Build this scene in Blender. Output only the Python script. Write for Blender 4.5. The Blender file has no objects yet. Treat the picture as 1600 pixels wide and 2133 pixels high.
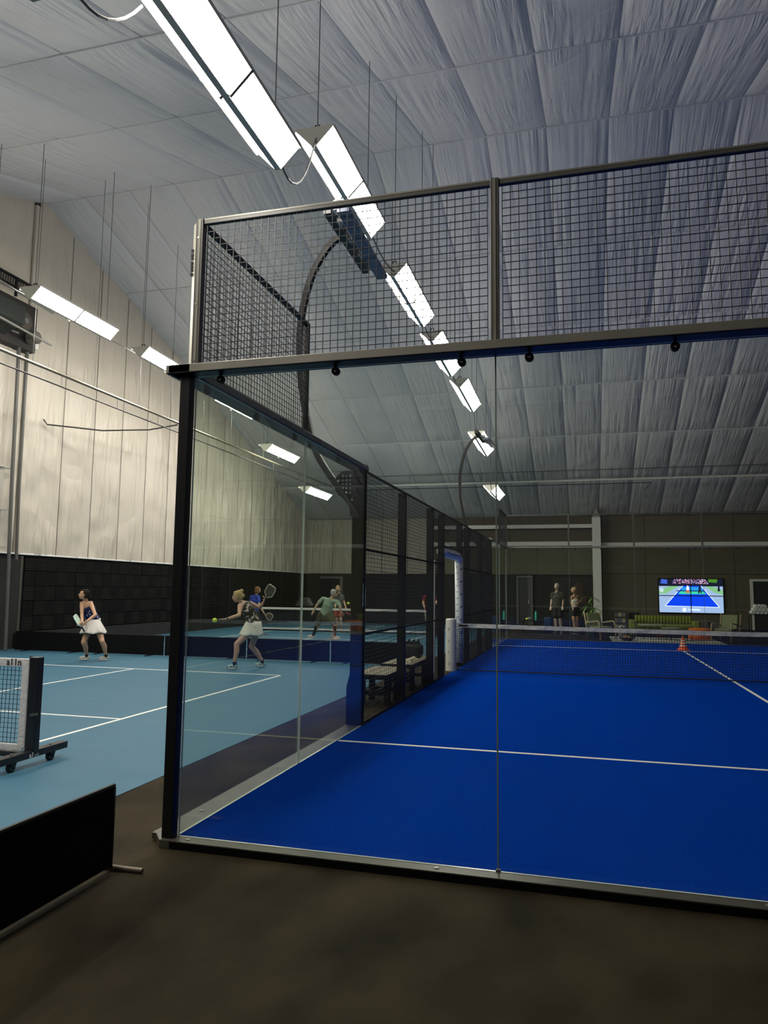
import bpy, bmesh, math, random
from mathutils import Vector, Matrix
random.seed(7)
SC = bpy.context.scene
COL = SC.collection
PI = math.pi

# ---------------------------------------------------------------- camera
CAM = Vector((2.4936, -4.2589, 1.5489)); YAW = -.26944; PIT = .10624; ROL = .01116; FPX = 1517.55
Fv = Vector((math.sin(YAW)*math.cos(PIT), math.cos(YAW)*math.cos(PIT), math.sin(PIT)))
_R = Vector((math.cos(YAW), -math.sin(YAW), 0)); _U = _R.cross(Fv)
Rv = _R*math.cos(ROL) + _U*math.sin(ROL); Uv = -_R*math.sin(ROL) + _U*math.cos(ROL)
cd = bpy.data.cameras.new('camera'); cam = bpy.data.objects.new('camera', cd); COL.objects.link(cam)
cd.sensor_fit = 'VERTICAL'; cd.sensor_height = 36; cd.lens = 36*FPX/2133; cd.clip_end = 200; cd.clip_start = .05
m3 = Matrix((Rv, Uv, -Fv)).transposed(); cam.matrix_world = Matrix.Translation(CAM) @ m3.to_4x4()
SC.camera = cam

# ---------------------------------------------------------------- world, exposure
w = bpy.data.worlds.new('world'); SC.world = w; w.use_nodes = True
w.node_tree.nodes['Background'].inputs[0].default_value = (.01, .01, .012, 1)
w.node_tree.nodes['Background'].inputs[1].default_value = 1
vs = SC.view_settings; vs.view_transform = 'Standard'; vs.look = 'None'; vs.gamma = 1; vs.use_curve_mapping = False
vs.exposure = 0.0
LAMP_POWER = 42.0      # emission of the strip lights

ADDED_UPLIGHT = 4.5           # emission of the panel added on each strip light to brighten the ceiling

def at(u, v, Y):
    "the point at depth y = Y seen at photo pixel (u, v)"
    d = Fv + Rv*((u-800)/FPX) - Uv*((v-1066.5)/FPX)
    return CAM + d*((Y-CAM.y)/d.y)

# ---------------------------------------------------------------- materials
MATS = {}
def lin(c):
    return tuple(((x/255)/12.92 if x/255 <= .04045 else ((x/255+.055)/1.055)**2.4) for x in c)
def mat(name, col, rough=.5, metal=0, spec=.5, noise=None, bump=None, emit=None, col2=None, stretch=(1,1,1), coat=0, lo=.35, hi=.65):
    if name in MATS: return MATS[name]
    m = bpy.data.materials.new(name); m.use_nodes = True; nt = m.node_tree; b = nt.nodes['Principled BSDF']
    c = tuple(col)+(1,)
    b.inputs['Base Color'].default_value = c; b.inputs['Roughness'].default_value = rough
    b.inputs['Metallic'].default_value = metal; b.inputs['Specular IOR Level'].default_value = spec
    if coat: b.inputs['Coat Weight'].default_value = coat
    if emit:
        b.inputs['Emission Color'].default_value = c; b.inputs['Emission Strength'].default_value = emit
    tc = None
    if noise or bump:
        tc = nt.nodes.new('ShaderNodeTexCoord'); mp = nt.nodes.new('ShaderNodeMapping')
        mp.inputs['Scale'].default_value = stretch; nt.links.new(tc.outputs['Object'], mp.inputs[0])
    if noise:
        n = nt.nodes.new('ShaderNodeTexNoise'); n.inputs['Scale'].default_value = noise; n.inputs['Detail'].default_value = 6
        nt.links.new(mp.outputs[0], n.inputs['Vector'])
        r = nt.nodes.new('ShaderNodeValToRGB'); r.color_ramp.elements[0].position = lo; r.color_ramp.elements[1].position = hi
        r.color_ramp.elements[0].color = c; r.color_ramp.elements[1].color = tuple(col2 or [min(1,x*1.25) for x in col])+(1,)
        nt.links.new(n.outputs[0], r.inputs[0]); nt.links.new(r.outputs[0], b.inputs['Base Color'])
    if bump:
        sc, st = bump
        n2 = nt.nodes.new('ShaderNodeTexNoise'); n2.inputs['Scale'].default_value = sc; n2.inputs['Detail'].default_value = 5
        nt.links.new(mp.outputs[0], n2.inputs['Vector'])
        bp = nt.nodes.new('ShaderNodeBump'); bp.inputs['Strength'].default_value = st; bp.inputs['Distance'].default_value = .02
        nt.links.new(n2.outputs[0], bp.inputs['Height']); nt.links.new(bp.outputs[0], b.inputs['Normal'])
    MATS[name] = m; return m

def glass_mat():
    m = bpy.data.materials.new('tempered_glass'); m.use_nodes = True; nt = m.node_tree; nt.nodes.clear()
    out = nt.nodes.new('ShaderNodeOutputMaterial'); mx = nt.nodes.new('ShaderNodeMixShader')
    tr = nt.nodes.new('ShaderNodeBsdfTransparent'); tr.inputs[0].default_value = (.93, .955, .925, 1)
    gl = nt.nodes.new('ShaderNodeBsdfGlossy'); gl.inputs['Roughness'].default_value = 0.0; gl.inputs[0].default_value = (1, 1, 1, 1)
    lw = nt.nodes.new('ShaderNodeLayerWeight'); lw.inputs[0].default_value = .5
    p = nt.nodes.new('ShaderNodeMath'); p.operation = 'POWER'; p.inputs[1].default_value = 5
    a = nt.nodes.new('ShaderNodeMath'); a.operation = 'MULTIPLY_ADD'; a.inputs[1].default_value = .96; a.inputs[2].default_value = .04
    nt.links.new(lw.outputs['Facing'], p.inputs[0]); nt.links.new(p.outputs[0], a.inputs[0]); nt.links.new(a.outputs[0], mx.inputs[0])
    nt.links.new(tr.outputs[0], mx.inputs[1]); nt.links.new(gl.outputs[0], mx.inputs[2]); nt.links.new(mx.outputs[0], out.inputs[0])
    return m
GLASS = glass_mat()
GEDGE = mat('glass_edge_lit', (.70, .80, .70), .2, spec=1.0)  # pale green stands in for light carried through to the pane edges

def membrane_mat(name, col, scale, stretch, strength, rough=.42):
    m = mat(name, col, rough, spec=.45); nt = m.node_tree; b = nt.nodes['Principled BSDF']
    tc = nt.nodes.new('ShaderNodeTexCoord'); mp = nt.nodes.new('ShaderNodeMapping'); mp.inputs['Scale'].default_value = stretch
    oi = nt.nodes.new('ShaderNodeObjectInfo'); ad = nt.nodes.new('ShaderNodeVectorMath'); ad.operation = 'ADD'
    ml = nt.nodes.new('ShaderNodeMath'); ml.operation = 'MULTIPLY'; ml.inputs[1].default_value = 40
    nt.links.new(oi.outputs['Random'], ml.inputs[0]); nt.links.new(tc.outputs['Object'], ad.inputs[0]); nt.links.new(ml.outputs[0], ad.inputs[1])
    nt.links.new(ad.outputs[0], mp.inputs[0])
    n = nt.nodes.new('ShaderNodeTexNoise'); n.inputs['Scale'].default_value = scale; n.inputs['Detail'].default_value = 3; n.inputs['Distortion'].default_value = .6
    nt.links.new(mp.outputs[0], n.inputs['Vector'])
    n2 = nt.nodes.new('ShaderNodeTexNoise'); n2.inputs['Scale'].default_value = .9; n2.inputs['Detail'].default_value = 1
    nt.links.new(ad.outputs[0], n2.inputs['Vector'])
    mr = nt.nodes.new('ShaderNodeMapRange'); mr.inputs[1].default_value = .4; mr.inputs[2].default_value = .65; mr.inputs[3].default_value = .15; mr.inputs[4].default_value = 1
    nt.links.new(n2.outputs[0], mr.inputs[0])
    mu = nt.nodes.new('ShaderNodeMath'); mu.operation = 'MULTIPLY'; nt.links.new(n.outputs[0], mu.inputs[0]); nt.links.new(mr.outputs[0], mu.inputs[1])
    bp = nt.nodes.new('ShaderNodeBump'); bp.inputs['Strength'].default_value = strength; bp.inputs['Distance'].default_value = .20 if 'wall' in name else .12
    nt.links.new(mu.outputs[0], bp.inputs['Height']); nt.links.new(bp.outputs[0], b.inputs['Normal'])
    return m
ROOFM = membrane_mat('roof_membrane', (.66, .66, .67), 1.6, (7, .38, .38), .5)
WALLM = membrane_mat('wall_membrane', (.57, .515, .43), 1.7, (2.4, 2.4, .38), .75, .42)

FRAMEP = mat('frame_paint', (.085,.08,.068), .35)
BLACK = mat('black_steel', (.006, .006, .007), .38, spec=.35)
GREYST = mat('dark_grey_steel', (.20, .19, .16), .33, metal=.2, noise=3, col2=(.25, .235, .20), stretch=(1, 1, 1))
KERBM = mat('kerb_steel', (.045, .041, .030), .42, metal=.15, noise=5, col2=(.070, .064, .047), bump=(30, .08))
WIRE = mat('mesh_wire', (.022, .022, .026), .35, spec=.45)
WHITE = mat('white_paint', (.85, .84, .80), .5)
WHITEP = mat('white_padding', (.75, .76, .80), .55, bump=(14, .3))
RUBBER = mat('black_rubber', (.012, .012, .012), .6)
CHROME = mat('bright_steel', (.6, .6, .58), .25, metal=1)

# ---------------------------------------------------------------- mesh helpers
class MB:
    def __init__(s): s.v = []; s.f = []; s.mi = []; s.m = 0
    def add(s, vs_, fs):
        b = len(s.v); s.v += [tuple(p) for p in vs_]; s.f += [tuple(b+i for i in f) for f in fs]; s.mi += [s.m]*len(fs); return s
    def box(s, x0, x1, y0, y1, z0, z1):
        return s.add([(x0,y0,z0),(x1,y0,z0),(x1,y1,z0),(x0,y1,z0),(x0,y0,z1),(x1,y0,z1),(x1,y1,z1),(x0,y1,z1)],
            [(3,2,1,0),(4,5,6,7),(0,1,5,4),(1,2,6,5),(2,3,7,6),(3,0,4,7)])
    def bar(s, a, b, w_, h=None, up=(0,0,1)):
        a = Vector(a); b = Vector(b); h = h or w_; d = (b-a).normalized(); u = Vector(up)
        if abs(d.dot(u)) > .99: u = Vector((1,0,0))
        r = d.cross(u).normalized()*w_/2; t = r.cross(d).normalized()*h/2
        return s.add([a-r-t,a+r-t,a+r+t,a-r+t,b-r-t,b+r-t,b+r+t,b-r+t],[(0,1,2,3),(7,6,5,4),(0,4,5,1),(1,5,6,2),(2,6,7,3),(3,7,4,0)])
    def tube(s, pts, r, n=8, cap=True):
        pts = [Vector(p) for p in pts]; rs = r if isinstance(r, (list, tuple)) else [r]*len(pts); rings = []; pu = None
        for i, p in enumerate(pts):
            d = (pts[min(i+1,len(pts)-1)]-pts[max(i-1,0)]).normalized()
            u = pu if pu is not None else (Vector((0,0,1)) if abs(d.z) < .9 else Vector((1,0,0)))
            a = d.cross(u).normalized(); bb = a.cross(d).normalized(); pu = bb
            rings.append([p+(a*math.cos(2*PI*k/n)+bb*math.sin(2*PI*k/n))*rs[i] for k in range(n)])
        vs_ = [q for rg in rings for q in rg]; fs = []
        for i in range(len(pts)-1):
            for k in range(n): fs.append((i*n+k, i*n+(k+1)%n, (i+1)*n+(k+1)%n, (i+1)*n+k))
        if cap: fs.append(tuple(range(n-1,-1,-1))); fs.append(tuple((len(pts)-1)*n+k for k in range(n)))
        return s.add(vs_, fs)
    def disc(s, c, ax, r, h, n=16):
        c = Vector(c); ax = Vector(ax).normalized(); return s.tube([c-ax*h/2, c+ax*h/2], r, n)
    def prism(s, poly, d):
        n = len(poly); d = Vector(d); a = [Vector(p) for p in poly]; b = [p+d for p in a]
        return s.add(a+b, [tuple(range(n-1,-1,-1)), tuple(range(n,2*n))]+[(k,(k+1)%n,n+(k+1)%n,n+k) for k in range(n)])
    def sphere(s, c, r, n=12, k=8):
        c = Vector(c); r = Vector(r) if not isinstance(r,(int,float)) else Vector((r,r,r)); vs_ = [c+Vector((0,0,-r.z))]
        for j in range(1,k):
            t = -PI/2+PI*j/k
            for i in range(n): vs_.append(c+Vector((r.x*math.cos(t)*math.cos(2*PI*i/n), r.y*math.cos(t)*math.sin(2*PI*i/n), r.z*math.sin(t))))
        vs_.append(c+Vector((0,0,r.z))); fs = [(0,1+(i+1)%n,1+i) for i in range(n)]
        for j in range(k-2):
            for i in range(n): fs.append((1+j*n+i,1+j*n+(i+1)%n,1+(j+1)*n+(i+1)%n,1+(j+1)*n+i))
        L = len(vs_)-1; fs += [(L,1+(k-2)*n+i,1+(k-2)*n+(i+1)%n) for i in range(n)]
        return s.add(vs_, fs)
    def mesh(s, name, mats):
        me = bpy.data.meshes.new(name); me.from_pydata(s.v, [], s.f)
        for m in (mats if isinstance(mats,(list,tuple)) else [mats]): me.materials.append(m)
        if any(s.mi): me.polygons.foreach_set('material_index', s.mi)
        me.update(); return me
    def build(s, name, mats, parent=None, smooth=False, bevel=0):
        return link(name, s.mesh(name, mats), parent, smooth, bevel)
def link(name, me, parent=None, smooth=False, bevel=0):
    o = bpy.data.objects.new(name, me); COL.objects.link(o)
    if parent:
        o.parent = parent; o.matrix_parent_inverse = Matrix.Translation(-Vector(parent.location)) if parent.type == 'EMPTY' and not parent.get('tf') else Matrix.Identity(4)
    if smooth:
        me.polygons.foreach_set('use_smooth', [True]*len(me.polygons))
    if bevel:
        md = o.modifiers.new('bevel','BEVEL'); md.width = bevel; md.segments = 2; md.limit_method = 'ANGLE'
    return o
def tag(o, label=None, cat=None, group=None, kind=None):
    if label: o['label'] = label
    if cat: o['category'] = cat
    if group: o['group'] = group
    if kind: o['kind'] = kind
    return o
def thing(name, loc, label, cat, group=None):
    "an Empty at the thing's base; parts are modelled in world coordinates"
    o = bpy.data.objects.new(name, None); COL.objects.link(o); o.location = loc; o.empty_display_size = .1
    return tag(o, label, cat, group)
def local(name, label, cat, group=None):
    "an Empty whose parts are modelled about its own origin (to be placed or copied)"
    o = thing(name, (0,0,0), label, cat, group); o['tf'] = 1; return o
def copy_tree(o, label=None, parent=None):
    c = o.copy(); COL.objects.link(c)
    if label: c['label'] = label
    if parent is not None: c.parent = parent
    for ch in list(o.children): copy_tree(ch, None, c)
    return c
def text_mesh(txt, size, name='lettering', bold=0.0, extrude=.001):
    cu = bpy.data.curves.new('t','FONT'); cu.body = txt; cu.size = size; cu.extrude = extrude; cu.offset = bold; cu.align_x = 'CENTER'; cu.resolution_u = 3
    o = bpy.data.objects.new('t', cu); COL.objects.link(o); dg = bpy.context.evaluated_depsgraph_get(); dg.update()
    me = bpy.data.meshes.new_from_object(o.evaluated_get(dg)); bpy.data.objects.remove(o); bpy.data.curves.remove(cu); me.name = name
    return me
def text_on(txt, size, origin, right, up, m, parent, bold=0.0, label=None):
    me = text_mesh(txt, size, bold=bold); r = Vector(right).normalized(); u = Vector(up).normalized(); n = r.cross(u)
    M = Matrix((r,u,n)).transposed().to_4x4(); me.transform(Matrix.Translation(Vector(origin)) @ M); me.materials.clear(); me.materials.append(m)
    o = link('lettering', me, parent)
    if label: o['label'] = label
    return o

# ================================================================ SETTING
FZ = -.05
XW, XE, YN, YF = -11.55, 19.3, -9.2, 31.66
ROOF = [(-9.2,5.0),(-5.7,6.1),(-2.4,7.2),(.9,8.35),(4.19,9.46),(7.3,10.52),(11.5,11.94),(15.13,10.86),(18.39,9.83),(21.45,8.75),(24.64,7.62),(28.1,6.4),(31.66,5.15)]
def roof_z(y):
    for (a,b),(c,d) in zip(ROOF, ROOF[1:]):
        if a <= y <= c: return b+(d-b)*(y-a)/(c-a)
    return 5.0
CONC = mat('dark_concrete_floor', (.013,.010,.0052), .8, spec=.08, noise=2.2, col2=(.036,.028,.014), bump=(60,.12), stretch=(1,.6,1))
COURTB = mat('blue_court_paint', (.040,.130,.200), .6, spec=.25, noise=2.5, col2=(.047,.142,.215), bump=(120,.1), stretch=(.4,2,1))
TURF = mat('blue_turf', (.0010,.042,.40), .95, spec=.0, noise=90, col2=(.0015,.075,.60), bump=(260,.9))
LINE = mat('white_court_line', (.80,.79,.74), .6)
floor = tag(MB().box(XW-.3,XE+.3,YN-.3,YF+.3,FZ-.1,FZ).build('floor', CONC), kind='structure')
MB().box(XW,-1.0,-1.3,29.5,FZ-.01,FZ+.004).build('court_surface', COURTB, floor)
LZ = FZ+.004
def cline(x0,x1,y0,y1,z=None,p=None):
    z = LZ if z is None else z
    return MB().box(x0,x1,y0,y1,z,z+.003).build('court_line', LINE, p or floor)
L_ = .05
for yb, yk in ((8.42,3.60),(-5.2,-.6),(13.6,18.1),(26.9,22.3)):
    if yb > -5: cline(-9.05,-2.93,min(yb,yb+L_),yb+L_)
    if yk > -1: cline(-9.05,-2.98,yk,yk+L_)
    if yb > -5: cline(-6.09,-6.04,min(yb,yk),max(yb,yk))
for x in (-2.98,-9.05):
    cline(x,x+L_,-1.2,8.47); cline(x,x+L_,13.6,26.95)
turf = MB().box(0,10,0,20,FZ,0).build('artificial_turf', TURF, floor)
for y in (3.02,16.95): cline(0.02,9.98,y,y+.05,0,floor)
cline(4.975,5.025,3.07,16.95,0,floor)

ceil = tag(MB().box(XW,XE,YN,YF,12.6,12.7).build('ceiling', mat('roof_deck',(.3,.3,.3),.8)), kind='structure')
def roof_panel_mesh(row, var):
    (ya,za),(yb,zb) = ROOF[row], ROOF[row+1]; W_ = 1.345; nx, ny = 30, 14; rnd = random.Random(row*17+var*5+3)
    rid = [(rnd.uniform(0,1), rnd.uniform(.3,.95), rnd.uniform(.008,.03), rnd.choice((0,1)), rnd.uniform(-.12,.12)) for _ in range(13)]
    vs_, fs = [], []
    n = Vector((0, -(zb-za), yb-ya)).normalized()
    for j in range(ny+1):
        t = j/ny
        for i in range(nx+1):
            s_ = i/nx
            d = -.085*(s_*(1-s_)*4)**.45*(.3+.7*(t*(1-t)*4)**.4)
            for (rx, ln, am, end, sl) in rid:
                tt = t if end == 0 else 1-t
                if tt < ln: d += am*math.exp(-((s_-rx-sl*tt)/.022)**2)*(1-tt/ln)
            e = min(s_,1-s_,t*2,(1-t)*2)
            if e <= 0: d = 0
            p = Vector((s_*W_, (yb-ya)*t, (zb-za)*t)) + n*d
            vs_.append(p)
    for j in range(ny):
        for i in range(nx):
            a = j*(nx+1)+i; fs.append((a, a+nx+1, a+nx+2, a+1))
    mb = MB(); mb.add(vs_, fs); me = mb.mesh('roof_panel', ROOFM); me.polygons.foreach_set('use_smooth',[True]*len(me.polygons)); return me
X0S = .48-1.345*9
cols_ = 23
seam = MB(); batten = MB()
SEAM = mat('roof_seam', (.28,.28,.34), .6); BAT = mat('roof_batten', (.66,.66,.66), .4)
for row in range(12):
    if ROOF[row][0] < -6: pass
    ms = [roof_panel_mesh(row,v) for v in range(4)]
    for i in range(cols_):
        x = X0S+1.345*i
        o = link('roof_panel', ms[random.randrange(4)], ceil); o.location = (x, ROOF[row][0], ROOF[row][1])
for row in range(12):
    (ya,za),(yb,zb) = ROOF[row], ROOF[row+1]
    for i in range(1,cols_):
        x = X0S+1.345*i; seam.bar((x,ya,za+.012),(x,yb,zb+.012),.018,.03)
for i,(y,z) in enumerate(ROOF[1:-1]): batten.tube([(XW,y,z-.012),(XE,y,z-.012)],.018,6)
tag(seam.build('roof_seam', SEAM, ceil), kind='stuff')
for i,(y,z) in enumerate(ROOF[1:-1]): MB().tube([(XW+.05,y,z-.012),(XE,y,z-.012)],.017,6).build('roof_batten', BAT, ceil)

def wall_panels(parent, horiz, const, s0, s1, step, zlo, ztop, nrm, m, n=0):
    "vertical liner panels; horiz = 'y' or 'x' is the running axis"
    k = 0; a = s0; SEAMW = mat('liner_seam',(.10,.095,.085),.7)
    while a < s1-.05:
        if a > s0:
            zz = ztop(a); e_ = nrm*.004
            if horiz == 'y': MB().box(const+.0,const+.012,a-.008,a+.008,zlo,zz).build('liner_seam', SEAMW, parent)
            else: MB().box(a-.008,a+.008,const-.012,const,zlo,zz).build('liner_seam', SEAMW, parent)
        b = min(a+step, s1); rnd = random.Random(int(a*77)+n); nx, nz = 24, 56
        rid = [(rnd.uniform(0,1), rnd.uniform(0,.9), rnd.uniform(.12,.6), rnd.uniform(.01,.045), rnd.uniform(-.35,.35)) for _ in range(16)]
        vs_, fs = [], []
        for j in range(nz+1):
            for i in range(nx+1):
                s_ = i/nx; q = a+(b-a)*s_; z1 = ztop(q); t = j/nz; z = zlo+(z1-zlo)*t
                d = .05*(s_*(1-s_)*4)**.6
                for rx, rz, ln, am, sl in rid:
                    u = abs(t*z1/8-rz)/ln
                    if u < 1: d += am*math.exp(-((s_-rx-sl*(t*z1/8-rz))/.04)**2)*(1-u)
                if i in (0,nx): d = 0
                p = Vector((const, q, z)) if horiz == 'y' else Vector((q, const, z))
                vs_.append(p+nrm*d)
        for j in range(nz):
            for i in range(nx):
                c = j*(nx+1)+i; fs.append((c,c+1,c+nx+2,c+nx+1))
        mb = MB(); mb.add(vs_, fs); mb.build('liner_panel', m, parent, smooth=True); a = b; k += 1
LB = 2.36
wl = tag(MB().prism([(XW-.25,YN,FZ)]+[(XW-.25,y,z+.3) for y,z in ROOF]+[(XW-.25,YF,FZ)],(.2,0,0)).build('wall_left', mat('wall_backing',(.03,.03,.028),.8)), kind='structure')
wall_panels(wl,'y',XW, 11.34, YF, 1.345, LB, lambda y: roof_z(y)+.02, Vector((1,0,0)), WALLM)
wall_panels(wl,'y',XW, YN, 11.10, 1.45, LB, lambda y: roof_z(y)+.02, Vector((1,0,0)), WALLM, 5)
MB().box(XW-.02,XW+.07,11.12,11.33,LB,11.7).build('column_cover', WALLM, wl)
hem = MB(); hem.tube([(XW+.05,YN,LB),(XW+.05,YF,LB)],.022,6); hem.build('hem_tube', WHITE, wl)
# black acoustic tiles of the lower gable wall
def ribmat(name, col, ax):
    m = mat(name, col, .7, spec=.15); nt = m.node_tree; tc = nt.nodes.new('ShaderNodeTexCoord'); wv = nt.nodes.new('ShaderNodeTexWave')
    wv.bands_direction = ax; wv.inputs['Scale'].default_value = 7; nt.links.new(tc.outputs['Object'], wv.inputs[0])
    bp = nt.nodes.new('ShaderNodeBump'); bp.inputs['Strength'].default_value = .9; bp.inputs['Distance'].default_value = .02
    nt.links.new(wv.outputs['Fac'], bp.inputs['Height']); nt.links.new(bp.outputs[0], nt.nodes['Principled BSDF'].inputs['Normal']); return m
TA = ribmat('acoustic_tile_horizontal', (.006,.0055,.004), 'Z'); TB = ribmat('acoustic_tile_vertical', (.0035,.0035,.003), 'Y')
tm = [MB().box(0,.03,.004,.396,.004,.386).mesh('acoustic_tile', a) for a in (TA,TB)]
MB().box(XW-.06,XW-.02,YN,YF,FZ,LB+.02).build('wall_base', mat('wall_black',(.012,.012,.011),.8), wl)
for i in range(50):
    for j in range(5):
        o = link('acoustic_tile', tm[(i+j)%2 if random.random()<.8 else random.randrange(2)], wl); o.location = (XW-.02+random.uniform(0,.01), 11.55+.4*i, .38+.39*j)
MB().box(XW,XW+.06,11.36,YF,FZ,.36).build('wall_base_board', mat('base_black',(.008,.008,.008),.8), wl)

wf = tag(MB().box(XW,XE,YF+.02,YF+.2,FZ,5.3).build('wall_far', mat('far_wall_black',(.012,.012,.011),.7)), kind='structure')
wall_panels(wf,'x',YF,XW,-5.0,1.345,LB,lambda x: 5.15,Vector((0,-1,0)),WALLM,9)
OLIVE = mat('olive_wall_board',(.13,.125,.085),.7,noise=1.2,col2=(.15,.145,.10)); BROWN = mat('brown_wall_board',(.135,.11,.075),.65,noise=1.5,col2=(.155,.13,.088))
BROWND = mat('brown_wall_board_dark',(.10,.083,.055),.65)
for i in range(6): MB().box(-4.95+1.31*i,-3.65+1.31*i,YF-.03,YF+.02,LB,3.72).build('wall_board', OLIVE, wf)
for i in range(6): MB().box(-4.95+1.31*i,-3.65+1.31*i,YF-.03,YF+.02,3.9,4.52).build('wall_board', BROWND, wf)
for i in range(6): MB().box(-4.95+1.31*i,-3.65+1.31*i,YF-.03,YF+.02,4.74,5.14).build('wall_board', BROWND, wf)
for i in range(7):
    x = 3.3+1.9*i
    MB().box(x,x+1.885,YF-.03,YF+.02,3.9,5.12).build('wall_board', BROWN, wf)
    MB().box(x,x+1.885,YF-.03,YF+.02,2.42,3.68).build('wall_board', BROWN, wf)
    MB().box(x,x+1.885,YF-.03,YF+.02,FZ,2.40).build('wall_board', BROWN, wf)
for i,(x0,x1,z0,z1) in enumerate(((-4.9,2.88,4.56,4.74),(-4.9,2.88,3.72,3.92),(3.2,XE,3.68,3.86))):
    tag(MB().box(x0,x1,YF-.35,YF-.05,z0,z1).build('trim_%d'%(i+1), WHITE, bevel=.01), kind='structure')
colm = tag(MB().box(2.84,3.22,YF-1.0,YF-.62,FZ,5.0).build('column', WHITE, bevel=.01), kind='structure')
MB().add([(2.86,YF-.98,5.0),(3.2,YF-.98,5.0),(3.2,YF-.64,5.0),(2.86,YF-.64,5.0),(3.03,YF-.81,5.5)],[(0,1,4),(1,2,4),(2,3,4),(3,0,4),(3,2,1,0)]).build('column_cap', mat('cap_grey',(.35,.35,.33),.5), colm)
dr = tag(MB().box(-.62,-.06,YF-.06,YF-.03,FZ,2.2).build('door_1', mat('door_charcoal',(.035,.036,.036),.5)), kind='structure')
DF = mat('door_frame_grey',(.12,.125,.125),.5)
MB().box(-.72,-.62,YF-.12,YF-.02,FZ,2.3).build('door_frame', DF, dr); MB().box(-.06,.06,YF-.12,YF-.02,FZ,2.3).build('door_frame', DF, dr)
MB().box(-.62,-.06,YF-.12,YF-.02,2.2,2.3).build('door_frame', DF, dr)
MB().box(-.16,-.13,YF-.12,YF-.06,.95,1.12).build('door_handle', CHROME, dr)
dr2 = tag(MB().box(9.7,10.8,YF-.06,YF-.03,FZ,2.1).build('door_2', mat('door_charcoal',(0,0,0))), kind='structure')
MB().box(9.58,9.7,YF-.12,YF-.02,FZ,2.2).build('door_frame', WHITE, dr2); MB().box(9.7,10.8,YF-.12,YF-.02,2.1,2.2).build('door_frame', WHITE, dr2)
NEARM = mat('near_wall_dark',(.05,.046,.04),.8)
tag(MB().box(XW,XE,YN-.2,YN,FZ,5.3).build('wall_near', NEARM), kind='structure')
tag(MB().prism([(XE,YN,FZ)]+[(XE,y,z+.3) for y,z in ROOF]+[(XE,YF,FZ)],(.2,0,0)).build('wall_right', mat('right_wall_grey',(.30,.29,.27),.7)), kind='structure')

# ================================================================ PADEL COURT ENCLOSURE
def wire_grid(fn, s0, s1, t0, t1, pitch, w_, two=.006):
    "flat-bar wires on a plane: fn(s, t, d) -> point; verticals in front, horizontals behind"
    mb = MB(); n = round((s1-s0)/pitch); k = round((t1-t0)/pitch); h = w_/2
    for i in range(n+1):
        s_ = s0+(s1-s0)*i/n
        mb.add([fn(s_-h,t0,-h),fn(s_+h,t0,-h),fn(s_+h,t0,h),fn(s_-h,t0,h),fn(s_-h,t1,-h),fn(s_+h,t1,-h),fn(s_+h,t1,h),fn(s_-h,t1,h)],[(0,1,5,4),(1,2,6,5),(2,3,7,6),(3,0,4,7)])
    for j in range(k+1):
        t = t0+(t1-t0)*j/k
        mb.add([fn(s0,t-h,two-h),fn(s0,t+h,two-h),fn(s0,t+h,two+h),fn(s0,t-h,two+h),fn(s1,t-h,two-h),fn(s1,t+h,two-h),fn(s1,t+h,two+h),fn(s1,t-h,two+h)],[(0,1,5,4),(1,2,6,5),(2,3,7,6),(3,0,4,7)])
    return mb
def pane(name, x0,x1,y0,y1,z0,z1, parent, thin):
    "a tempered glass pane; its narrow edges have the bright edge material"
    mb = MB(); mb.box(x0,x1,y0,y1,z0,z1)
    mb.mi = [1,1]+([0,1,0,1] if thin == 'y' else [1,0,1,0])
    return mb.build(name, [GLASS, GEDGE], parent)
BT, BB = 3.01, 2.955
JOINT = mat('glass_joint', (.20,.25,.22), .3)
def knob(parent, x, y, z, ax):
    o = MB(); ax = Vector(ax); o.disc(Vector((x,y,z))+ax*.022, ax, .026, .026, 18); o.bar(Vector((x,y,z))+ax*.03, Vector((x,y,BB))+ax*.03, .022,.012)
    k = o.build('glass_clamp', RUBBER, parent)
    MB().disc(Vector((x,y,z))+ax*.037, ax, .009, .006, 10).build('bolt', CHROME, k)
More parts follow.
